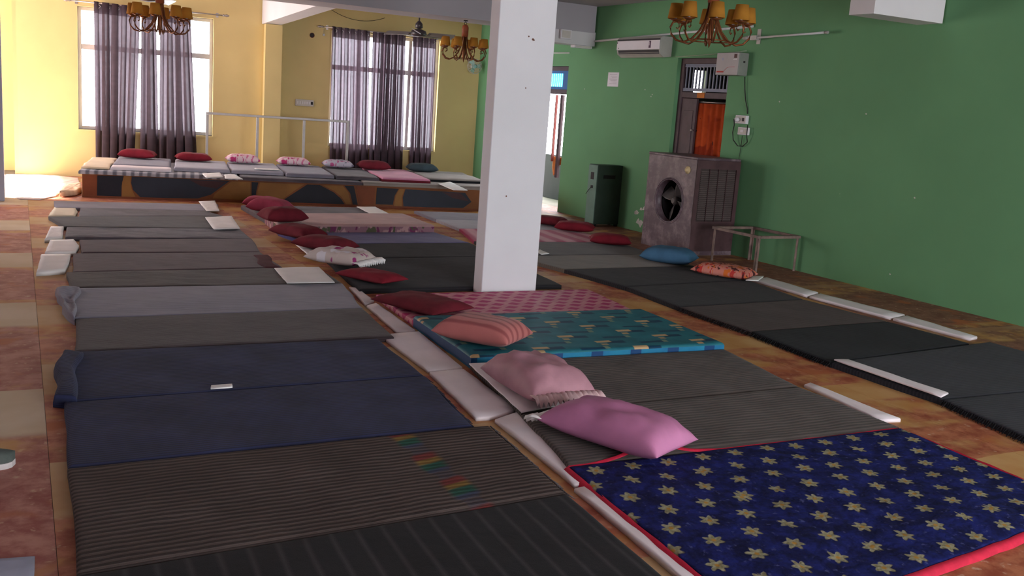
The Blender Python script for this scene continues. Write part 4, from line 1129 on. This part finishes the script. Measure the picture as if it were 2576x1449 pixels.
sbz = empty('voltage_stabilizer', GP(9.33, 0.0, 2.14), GROT); tag(sbz, 'grey voltage stabilizer box above the corner of the orange doorway', 'stabilizer box')
M_stab = plain('grey_stabilizer_plastic', (176, 172, 172), 0.45, 0.04)
MB().box(0.0, 0.40, 0.0, 0.145, 0.0, 0.265).build('body', plain('dull_stabilizer_case', (134, 138, 130), 0.5, 0.06), sbz, bevel=0.006)
MB().box(0.004, 0.396, 0.1455, 0.152, 0.004, 0.261).build('front_panel', M_stab, sbz, bevel=0.003)
MB().box(0.035, 0.085, 0.1525, 0.1545, 0.20, 0.245).build('display', plain('dark_red_display', (76, 40, 46), 0.3), sbz)
M_redp = plain('red_print', (186, 74, 66), 0.6)
MB().box(0.25, 0.375, 0.1522, 0.1532, 0.030, 0.048).build('red_bar', M_redp, sbz)
rl = MB().tube([(0.25, 0.1526, 0.046), (0.19, 0.1526, 0.088), (0.16, 0.1526, 0.094), (0.06, 0.1526, 0.095)], 0.002, 5)
rl.build('red_line', M_redp, sbz)
M_wprint = plain('white_print', (240, 238, 236), 0.6)
lg = MB()      # five small blurred strokes of white print under the display
for k_, (w_, h_) in enumerate(((0.007, 0.010), (0.004, 0.016), (0.004, 0.013), (0.007, 0.014), (0.005, 0.018))):
    x_ = 0.088-0.0125*k_; lg.box(x_-w_/2, x_+w_/2, 0.1522, 0.1532, 0.178, 0.178+h_)
lg.build('printed_mark', M_wprint, sbz)
MB().lathe([(0.016, 0.1522), (0.016, 0.1530)], 14, (0.285, 0, 0.188), 'y').build('badge', plain('pale_blue_badge', (158, 160, 182), 0.5), sbz)
MB().box(-0.0015, -0.0005, 0.05, 0.08, 0.15, 0.17).build('side_mark', M_dark, sbz)

pn = empty('paper_notice', GP(11.98, 0.0, 1.97), GROT); tag(pn, 'white paper notice taped to the green wall below the air conditioner', 'paper')
MB().box(0.0, 0.27, 0.0, 0.003, 0.0, 0.20).build('sheet', plain('white_paper', (224, 220, 226), 0.8, 0.03), pn)
M_ink = plain('faint_grey_ink', (168, 164, 172), 0.8)
for k in range(7):
    MB().box(0.04, 0.23-0.03*(k % 3), 0.0031, 0.0036, 0.165-0.021*k, 0.170-0.021*k).build('text_line', M_ink, pn)

M_cond = plain('white_conduit', (206, 206, 204), 0.5, 0.04)
c1 = MB().tube([GP(12.64, 0.02, 2.615), GP(9.30, 0.02, 2.715)], 0.016, 8).build('conduit', M_cond); tag(c1, 'long white conduit running along the green wall above the air conditioner', 'conduit')
c2 = MB().tube([GP(13.9, 0.02, 2.46), GP(13.33, 0.02, 2.455)], 0.010, 6).build('conduit', M_cond); tag(c2, 'short white conduit above the far doorway', 'conduit')
tl = empty('tube_rod', GP(8.05, 0.104, 2.60), GROT); tag(tl, 'thin white rod with a bracket on the green wall under the conduit end', 'rod')
MB().tube([(0.0, 0, 0.0), (1.10, 0, -0.03)], 0.012, 8).build('rod', M_cond, tl)
MB().lathe([(0.014, -0.02), (0.018, 0.0), (0.014, 0.03)], 10, (0, 0, 0), 'x').build('end_cap', M_steel, tl)
MB().box(1.06, 1.20, -0.03, 0.02, -0.055, -0.005).lathe([(0.022, 1.18), (0.028, 1.22), (0.014, 1.30)], 10, (0, 0, -0.03), 'x').build('holder', M_steel, tl)
MB().box(1.13, 1.15, -0.10, -0.02, -0.045, -0.02).box(1.11, 1.17, -0.10, -0.094, -0.09, 0.08).build('bracket', M_steel, tl)
jb = empty('junction_box', (7.02, 12.64, 2.60), 0); tag(jb, 'small white junction box on the face of the grey beam', 'junction box')
MB().box(-0.02, 0.16, -0.045, 0.0, 0.0, 0.13).build('case', M_acw, jb, bevel=0.004)
MB().box(0.0, 0.14, -0.048, -0.0455, 0.015, 0.115).build('lid', M_plate, jb)
jb2 = empty('cable_box', (7.28, 12.66, 2.50), 0); tag(jb2, 'flat white cable box under the end of the grey beam', 'cable box')
MB().box(0.0, 0.30, 0.0, 0.12, 0.0, 0.038).build('case', M_acw, jb2, bevel=0.004)
MB().box(0.02, 0.28, -0.003, -0.0005, 0.008, 0.03).build('lid', M_plate, jb2)

for nm, lab, y0, z0, w, hh in (('switch_box', 'upper white switch box with a plug on the green wall', 9.21, 1.58, 0.19, 0.10), ('socket_box', 'lower white socket box on the green wall', 9.17, 1.45, 0.165, 0.09)):
    o = empty(nm, GP(y0, 0, z0), GROT); tag(o, lab, 'switch box')
    MB().box(0, w, 0, 0.045, 0, hh).build('case', M_acw, o, bevel=0.006)
    MB().box(0.012, w-0.012, 0.0455, 0.049, 0.012, hh-0.012).build('plate', M_plate, o, bevel=0.003)
    if nm == 'switch_box':
        MB().lathe([(0.028, 0.0495), (0.026, 0.085), (0.012, 0.09)], 12, (0.135, 0, 0.045), 'y').build('plug', M_acw, o)
        MB().box(0.03, 0.06, 0.0495, 0.055, 0.03, 0.07).build('switch', M_dark, o)
    else:
        MB().box(0.06, 0.11, 0.0495, 0.052, 0.03, 0.06).build('socket', M_acw, o)
w1 = MB().tube([GP(9.33, 0.03, 2.13), GP(9.315, 0.02, 1.98), GP(9.29, 0.015, 1.86), GP(9.245, 0.012, 1.76), GP(9.235, 0.012, 1.70)], 0.006, 6).build('cable', M_dark); tag(w1, 'black cable hanging down from the stabilizer box', 'cable')
w2 = MB().tube([GP(9.355, 0.10, 1.625), GP(9.385, 0.06, 1.56), GP(9.405, 0.055, 1.47), GP(9.385, 0.05, 1.38), GP(9.32, 0.03, 1.315), GP(9.24, 0.025, 1.315), GP(9.165, 0.025, 1.37), GP(9.150, 0.06, 1.45), GP(9.152, 0.06, 1.57)], 0.006, 6).build('cable', M_dark); tag(w2, 'black cable looped below the white boxes', 'cable')
w3 = MB().tube([GP(9.26, 0.03, 1.44), GP(9.28, 0.012, 1.30), GP(9.30, 0.010, 1.1), GP(9.36, 0.02, 0.9), GP(9.40, 0.03, 0.72)], 0.0035, 5).build('cable', M_dark); tag(w3, 'thin dark cable running down the wall behind the air cooler', 'cable')
w4 = MB().tube([(7.691, 10.709, 2.375), (7.709, 10.228, 2.391), (7.726, 9.779, 2.410), (7.742, 9.372, 2.434)], 0.006, 5).build('cable', plain('pale_green_cable', (150, 168, 140), 0.7)); tag(w4, 'thin pale cable between the air conditioner and the stabilizer box', 'cable')
M_flake = plain('bare_plaster', (206, 204, 196), 0.95)
rn = random.Random(5)
for (px_, py_, pz_) in ((7.679, 11.335, 1.940), (7.686, 11.162, 1.879), (7.685, 11.185, 1.852), (7.621, 12.857, 1.920), (7.778, 8.745, 1.858), (7.826, 7.478, 1.772), (7.854, 6.739, 0.988), (7.848, 6.898, 0.194)):
    s_ = 0.011
    MB().prism([(py_-s_, 0.0008, pz_), (py_, 0.0008, pz_-s_*0.7), (py_+s_*1.2, 0.0008, pz_+s_*0.2), (py_+s_*0.2, 0.0008, pz_+s_)], (0, -0.0005, 0)).build('plaster_flake', M_flake, wall_right)
for k in range(16):
    y = 10.75+rn.random()*0.55; z = 0.10+rn.random()*0.32; s = 0.012+rn.random()*0.035
    a = rn.random()*6
    pts = [(y+s*1.5*math.cos(a+q)*(0.4+rn.random()), z+s*math.sin(a+q)*(0.4+rn.random())) for q in (0, 1.2, 2.4, 3.6, 4.9)]
    MB().prism([(py, 0.0008, pz) for py, pz in pts], (0, -0.0005, 0)).build('plaster_flake', M_flake, wall_right)

# ------------------------------------------------------------------ doorways in the green wall
def doorframe(n, D, zl, label, rec=-0.06):
    a, b, _, zt = D; f = 0.07
    root = struct(empty('door_%d' % n, GP(0), GROT), label)
    MB().box(a, a+f, -0.19, rec, 0, zt).box(b-f, b, -0.19, rec, 0, zt).box(a+f, b-f, -0.19, rec, zt-f, zt).build('frame', M_frame_brown, root, bevel=0.004)
    MB().box(a+f, b-f, -0.18, rec-0.005, zl, zl+0.075).build('transom_bar', M_frame_brown, root, bevel=0.004)
    return root
d1 = doorframe(1, D1, 1.86, 'dark brown doorway with a barred fanlight and an orange curtain')
a, b, zt = D1[0]+0.07, D1[1]-0.07, D1[3]-0.07
M_bar = plain('grey_blue_grille', (104, 108, 124), 0.4, 0.1, metal=0.3)
MB().box(a, b, -0.10, -0.075, 1.945, 1.985).box(a, b, -0.10, -0.075, zt-0.04, zt).build('grille_rail', M_bar, d1)
for k in range(13):
    x = a+0.035+(b-a-0.07)*k/12
    MB().box(x-0.011, x+0.011, -0.095, -0.080, 1.985, zt-0.04).build('grille_bar', M_bar, d1)
# door leaf standing ajar on the far jamb, with an orange printed cloth hung behind it
leaf = MB().box(b-0.30, b-0.002, -0.115, -0.08, 0.02, 1.855).build('door_leaf', M_frame_brown, d1, bevel=0.004)
MB().box(b-0.25, b-0.06, -0.0795, -0.073, 1.05, 1.70).build('panel', M_frame_brown, leaf, bevel=0.004)
MB().box(b-0.25, b-0.06, -0.0795, -0.073, 0.20, 0.90).build('panel', M_frame_brown, leaf, bevel=0.004)
MB().lathe([(0.012, -0.012), (0.014, 0.015), (0.006, 0.02)], 10, (b-0.275, -0.065, 1.45), 'y').build('knob', M_rod, leaf)
def orange_cloth():
    M = Mat('orange_printed_curtain', 0.85, 0.2)
    x, y, z = M.xyz()
    nn = M.noise(4, 3); col = M.mix(nn.smooth(0.3, 0.7), lin((176, 66, 28)), lin((206, 88, 40)))
    col = M.mix(M.noise(2.6, 2).smooth(0.56, 0.60), col, lin((150, 52, 26)))
    col = M.mix(M.noise(6.5, 2).smooth(0.64, 0.67), col, lin((76, 40, 38)))
    M.color(col); M.b.inputs['Transmission Weight'].default_value = 0.0
    return M.m
M_orange = orange_cloth()
mb = MB(); nn = 36
for j in range(2):
    for i in range(nn+1):
        mb.v.append((a+(b-0.26-a)*i/nn, -0.135-0.012*math.sin(i*0.9), (0.03, 1.80)[j]))
for i in range(nn): mb.face([i, i+1, nn+2+i, nn+1+i], True)
oc = mb.build('door_curtain', M_orange, d1); oc['label'] = 'orange printed door curtain'
md = oc.modifiers.new('thickness', 'SOLIDIFY'); md.thickness = 0.004
MB().tube([(a, -0.135, 1.815), (b, -0.135, 1.815)], 0.010, 8).build('curtain_pole', M_rod, d1)
MB().box(a+0.42, a+0.56, -0.064, -0.056, 1.865, 1.93).build('orange_tag', plain('orange_tape', (196, 116, 48), 0.7), d1)
d2 = doorframe(2, D2, 1.83, 'far doorway with a blue slatted fanlight beside the white pillar')
a, b, zt = D2[0]+0.07, D2[1]-0.07, D2[3]-0.07
M_blu = plain('blue_fanlight_paint', (58, 110, 176), 0.5, 0.1)
MB().box(a, a+0.17, -0.10, -0.06, 1.905, zt).box(b-0.05, b, -0.10, -0.06, 1.905, zt).box(a+0.05, b-0.05, -0.10, -0.06, 1.905, 1.945).box(a+0.05, b-0.05, -0.10, -0.06, zt-0.04, zt).build('fanlight_frame', M_blu, d2)
M_cyan = bpy.data.materials.new('cyan_fibreglass'); M_cyan.use_nodes = True
nt = M_cyan.node_tree; bs = nt.nodes['Principled BSDF']; nt.nodes.remove(bs)
tr = nt.nodes.new('ShaderNodeBsdfTranslucent'); nn_ = nt.nodes.new('ShaderNodeTexNoise'); nn_.inputs['Scale'].default_value = 8
mm = nt.nodes.new('ShaderNodeMix'); mm.data_type = 'RGBA'; mm.inputs[6].default_value = lin((110, 190, 220)); mm.inputs[7].default_value = lin((130, 214, 230))
nt.links.new(nn_.outputs[0], mm.inputs[0]); nt.links.new(mm.outputs[2], tr.inputs[0]); nt.links.new(tr.outputs[0], nt.nodes['Material Output'].inputs[0])
k = 0; x = a+0.18
while x < b-0.08:
    MB().box(x, x+0.052, -0.086, -0.082, 1.945, zt-0.04).build('slat', M_cyan, d2); x += 0.060
M_drape = plain('dusty_red_drape', (140, 78, 72), 0.9, 0.15, 9)
for (xa, xb, m, zlo) in ((a+0.36, a+0.43, M_frame_brown, 0.5), (a+0.56, a+0.58, M_drape, 0.75), (a+0.26, a+0.62, plain('orange_shawl', (206, 120, 60), 0.9, 0.2), 0.0)):
    if zlo == 0.0:
        mb = MB()
        for q_ in range(9): mb.v += [(xa+(xb-xa)*q_/8, -0.25-0.02*math.sin(q_), 0.62+0.10*math.sin(q_*0.8)), (xa+(xb-xa)*q_/8, -0.27-0.02*math.cos(q_), 0.86+0.04*math.cos(q_*1.3))]
        for q_ in range(8): mb.face([2*q_, 2*q_+2, 2*q_+3, 2*q_+1], True)
        o = mb.build('hanging_shawl', m, d2); s_ = o.modifiers.new('thickness', 'SOLIDIFY'); s_.thickness = 0.006
    else:
        MB().box(xa, xb, -0.24, -0.20, zlo, 1.82).build('drape', m, d2)
M_parapet = plain('dark_parapet', (52, 46, 54), 0.8, 0.1)
struct(MB().box(12.6, 15.6, -1.2, -1.05, 0, 0.78).build('wall_parapet', M_parapet, loc=GP(0), rz=GROT), 'dark low parapet outside the far doorway')
# side room behind the orange doorway, with a small bright window of its own
ws = (8.878, 11.700, 2.165)
sr = MB()
x0, x1, z0, z1 = ws[0]-0.11, ws[0]+0.12, ws[2]-0.20, ws[2]+0.13
sr.box(8.05, 10.2, 8.3, 8.4, 0, HC).box(10.2, 10.3, 8.3, 11.8, 0, HC)
sr.box(7.9, x0, 11.7, 11.8, 0, HC).box(x1, 10.2, 11.7, 11.8, 0, HC).box(x0, x1, 11.7, 11.8, 0, z0).box(x0, x1, 11.7, 11.8, z1, HC)
sr.box(7.9, 10.3, 8.3, 11.8, HC, HC+0.1)
struct(sr.build('wall_side_room', plain('side_room_paint', (150, 140, 136), 0.9)), 'walls of the dim side room behind the orange doorway')

# ------------------------------------------------------------------ chandeliers
M_brass = plain('reddish_brass', (120, 72, 42), 0.4, 0.2, 14, metal=0.45)
M_brass2 = plain('red_wood_hub', (136, 70, 42), 0.5, 0.2, 10)
M_shade = bpy.data.materials.new('amber_fabric_shade'); M_shade.use_nodes = True
nt = M_shade.node_tree; pb = nt.nodes['Principled BSDF']; tl_ = nt.nodes.new('ShaderNodeBsdfTranslucent'); mx_ = nt.nodes.new('ShaderNodeMixShader')
nn_ = nt.nodes.new('ShaderNodeTexNoise'); nn_.inputs['Scale'].default_value = 40
mm = nt.nodes.new('ShaderNodeMix'); mm.data_type = 'RGBA'; mm.inputs[6].default_value = lin((196, 134, 40)); mm.inputs[7].default_value = lin((216, 158, 62))
nt.links.new(nn_.outputs[0], mm.inputs[0]); nt.links.new(mm.outputs[2], pb.inputs['Base Color']); nt.links.new(mm.outputs[2], tl_.inputs[0])
pb.inputs['Roughness'].default_value = 0.9
mx_.inputs[0].default_value = 0.45; nt.links.new(pb.outputs[0], mx_.inputs[1]); nt.links.new(tl_.outputs[0], mx_.inputs[2]); nt.links.new(mx_.outputs[0], nt.nodes['Material Output'].inputs[0])

def make_chandelier(label, loc, wire, rot, n=8):
    """origin at the lowest tip; total height 0.56 below the wire"""
    root = empty('chandelier', loc, rot); tag(root, label, 'chandelier', 'chandeliers with amber shades')
    MB().tube([(0, 0, 0.555), (0, 0, 0.56+wire)], 0.005, 6).lathe([(0.03, 0.56+wire-0.03), (0.03, 0.56+wire)], 12).build('wire', M_dark, root)
    MB().tube([(0.018*math.cos(t), 0, 0.535+0.02*math.sin(t)) for t in [2*math.pi*q/12 for q in range(13)]], 0.004, 6, False).build('hook', M_dark, root)
    MB().lathe([(0.012, 0.525), (0.038, 0.51), (0.048, 0.48), (0.048, 0.36), (0.030, 0.35)], 16).build('hub', M_brass2, root)
    MB().lathe([(0.002, 0.0), (0.016, 0.05), (0.026, 0.12), (0.024, 0.20), (0.012, 0.235), (0.010, 0.39)], 14).build('spindle', M_brass, root)
    MB().tube([(0.165*math.cos(t), 0.165*math.sin(t), 0.055) for t in [2*math.pi*q/32 for q in range(33)]], 0.006, 6, False).build('ring', M_brass, root)
    path = [(0.030, 0.40), (0.036, 0.32), (0.052, 0.22), (0.090, 0.13), (0.150, 0.062), (0.215, 0.032), (0.275, 0.045), (0.318, 0.09), (0.330, 0.145), (0.312, 0.185), (0.285, 0.192)]
    scroll = [(0.285, 0.192), (0.262, 0.178), (0.258, 0.150), (0.272, 0.135), (0.284, 0.146)]
    for k in range(n):
        t = 2*math.pi*k/n; c, s = math.cos(t), math.sin(t)
        mb = MB().tube([(r*c, r*s, z) for r, z in path], 0.0085, 7).tube([(r*c, r*s, z) for r, z in scroll], 0.0055, 6)
        arm = mb.build('arm', M_brass, root)
        cx, cy = 0.292*c, 0.292*s
        MB().lathe([(0.012, 0.190), (0.050, 0.205), (0.048, 0.210), (0.012, 0.212)], 14, (cx, cy, 0)).build('cup', M_brass, arm)
        MB().lathe([(0.011, 0.212), (0.011, 0.27)], 10, (cx, cy, 0)).build('candle_tube', M_acw, arm)
        sh = MB().lathe([(0.068, 0.214), (0.050, 0.335)], 20, (cx, cy, 0), cap=False).build('shade', M_shade, arm)
        sd = sh.modifiers.new('thickness', 'SOLIDIFY'); sd.thickness = 0.003
    return root
pt = (5.097, 6.650, 2.182)
ch = make_chandelier('nearest chandelier with amber shades hanging in front of the green wall', pt, HC-pt[2]-0.56, 0.25)
pt2 = (5.653, 12.950, 2.118)
c2_ = copy_tree(ch); c2_.location = (pt2[0], pt2[1], 2.73-0.58); c2_.rotation_euler = (0, 0, 0.05); c2_['label'] = 'chandelier with amber shades left of the white pillar below the grey beam'
pt3 = (1.459, 12.000, 2.096)
c3_ = copy_tree(ch); c3_.location = pt3; c3_.rotation_euler = (0, 0, 0.5); c3_['label'] = 'chandelier with amber shades in front of the left curtained window'
for o_, w_ in ((c2_, 2.73-(2.73-0.58)-0.56), (c3_, HC-pt3[2]-0.56)):
    for chd in list(o_.children):
        if chd.name.startswith('wire'):
            bpy.data.objects.remove(chd)
    MB().tube([(0, 0, 0.555), (0, 0, 0.56+w_)], 0.005, 6).lathe([(0.03, 0.56+w_-0.012), (0.03, 0.56+w_)], 12).build('wire', M_dark, o_)

# ------------------------------------------------------------------ ceiling fans
M_fan = plain('dark_brown_fan_enamel', (70, 60, 64), 0.35, 0.1, spec=0.5)
M_fanl = plain('pale_fan_blade', (150, 140, 138), 0.3, 0.08, spec=0.5)
def make_fan(label, loc, rod, rot):
    root = empty('ceiling_fan', loc, rot); tag(root, label, 'ceiling fan', 'ceiling fans')
    MB().tube([(0, 0, 0.10), (0, 0, rod)], 0.012, 10).build('down_rod', M_fan, root)
    MB().lathe([(0.02, rod-0.09), (0.06, rod-0.03), (0.065, rod)], 16).build('ceiling_cup', M_fan, root)
    MB().lathe([(0.02, 0.19), (0.055, 0.15), (0.06, 0.09), (0.028, 0.075)], 16).build('lower_cup', M_fan, root)
    MB().lathe([(0.03, -0.045), (0.10, -0.035), (0.125, 0.0), (0.11, 0.045), (0.04, 0.07)], 24).build('motor', M_fan, root)
    for k in range(3):
        t = 2*math.pi*k/3; c, s = math.cos(t), math.sin(t)
        def bp(r, w, z): return (r*c-w*s, r*s+w*c, z)
        bl = MB().prism([bp(0.16, -0.050, 0.026), bp(0.60, -0.075, 0.036), bp(0.62, -0.04, 0.020), bp(0.61, 0.055, -0.030), bp(0.16, 0.050, -0.020)], (0, 0, 0.004)).build('blade', M_fanl, root)
        MB().prism([bp(0.10, -0.02, -0.004), bp(0.20, -0.03, 0.004), bp(0.20, 0.03, -0.014), bp(0.10, 0.02, -0.010)], (0, 0, 0.004)).build('blade_arm', M_fan, bl)
    return root
fp = (5.512, 14.400, 2.578)
fn = make_fan('ceiling fan with pale blades above the stage near the right window', fp, HC-fp[2], 0.1)
fp2 = (1.619, 14.600, 2.687)
f2 = make_fan('ceiling fan cut off by the top edge above the left window', fp2, HC-fp2[2], 0.9)

# ------------------------------------------------------------------ the shoe tip at the left edge
sh = empty('shoe', (-0.179, 4.269, 0.000), 0.1); tag(sh, 'tip of a grey shoe with a white sole at the left edge of the picture', 'shoe')
def shoe_ring(x):
    t = (x+0.14)/0.28
    w = 0.036+0.016*math.sin(min(1, t*1.05)*math.pi*0.75)
    if t > 0.8: w *= math.sqrt(max(0.0, 1-((t-0.8)/0.2)**2))*0.999+0.001
    hgt = 0.085-0.05*max(0, t-0.25)/0.75
    return w, hgt
mb = MB(); rings = []
xs = [-0.14+0.28*i/18 for i in range(19)]
for x in xs:
    w, hh = shoe_ring(x); ring = []
    for k in range(13):
        t = math.pi*k/12; ring.append(len(mb.v)); mb.v.append((x, w*math.cos(t), 0.022+hh*max(0, math.sin(t))**0.7))
    rings.append(ring)
for a_, b_ in zip(rings, rings[1:]):
    for k in range(12): mb.face([a_[k], b_[k], b_[k+1], a_[k+1]], True)
mb.face(rings[0]); mb.build('upper', plain('grey_green_canvas', (84, 92, 88), 0.9, 0.15, 20), sh)
poly = [(x, shoe_ring(x)[0]+0.006, 0.0) for x in xs] + [(x, -shoe_ring(x)[0]-0.006, 0.0) for x in reversed(xs)]
MB().prism(poly, (0, 0, 0.024)).build('sole', plain('white_rubber', (206, 202, 200), 0.7), sh)
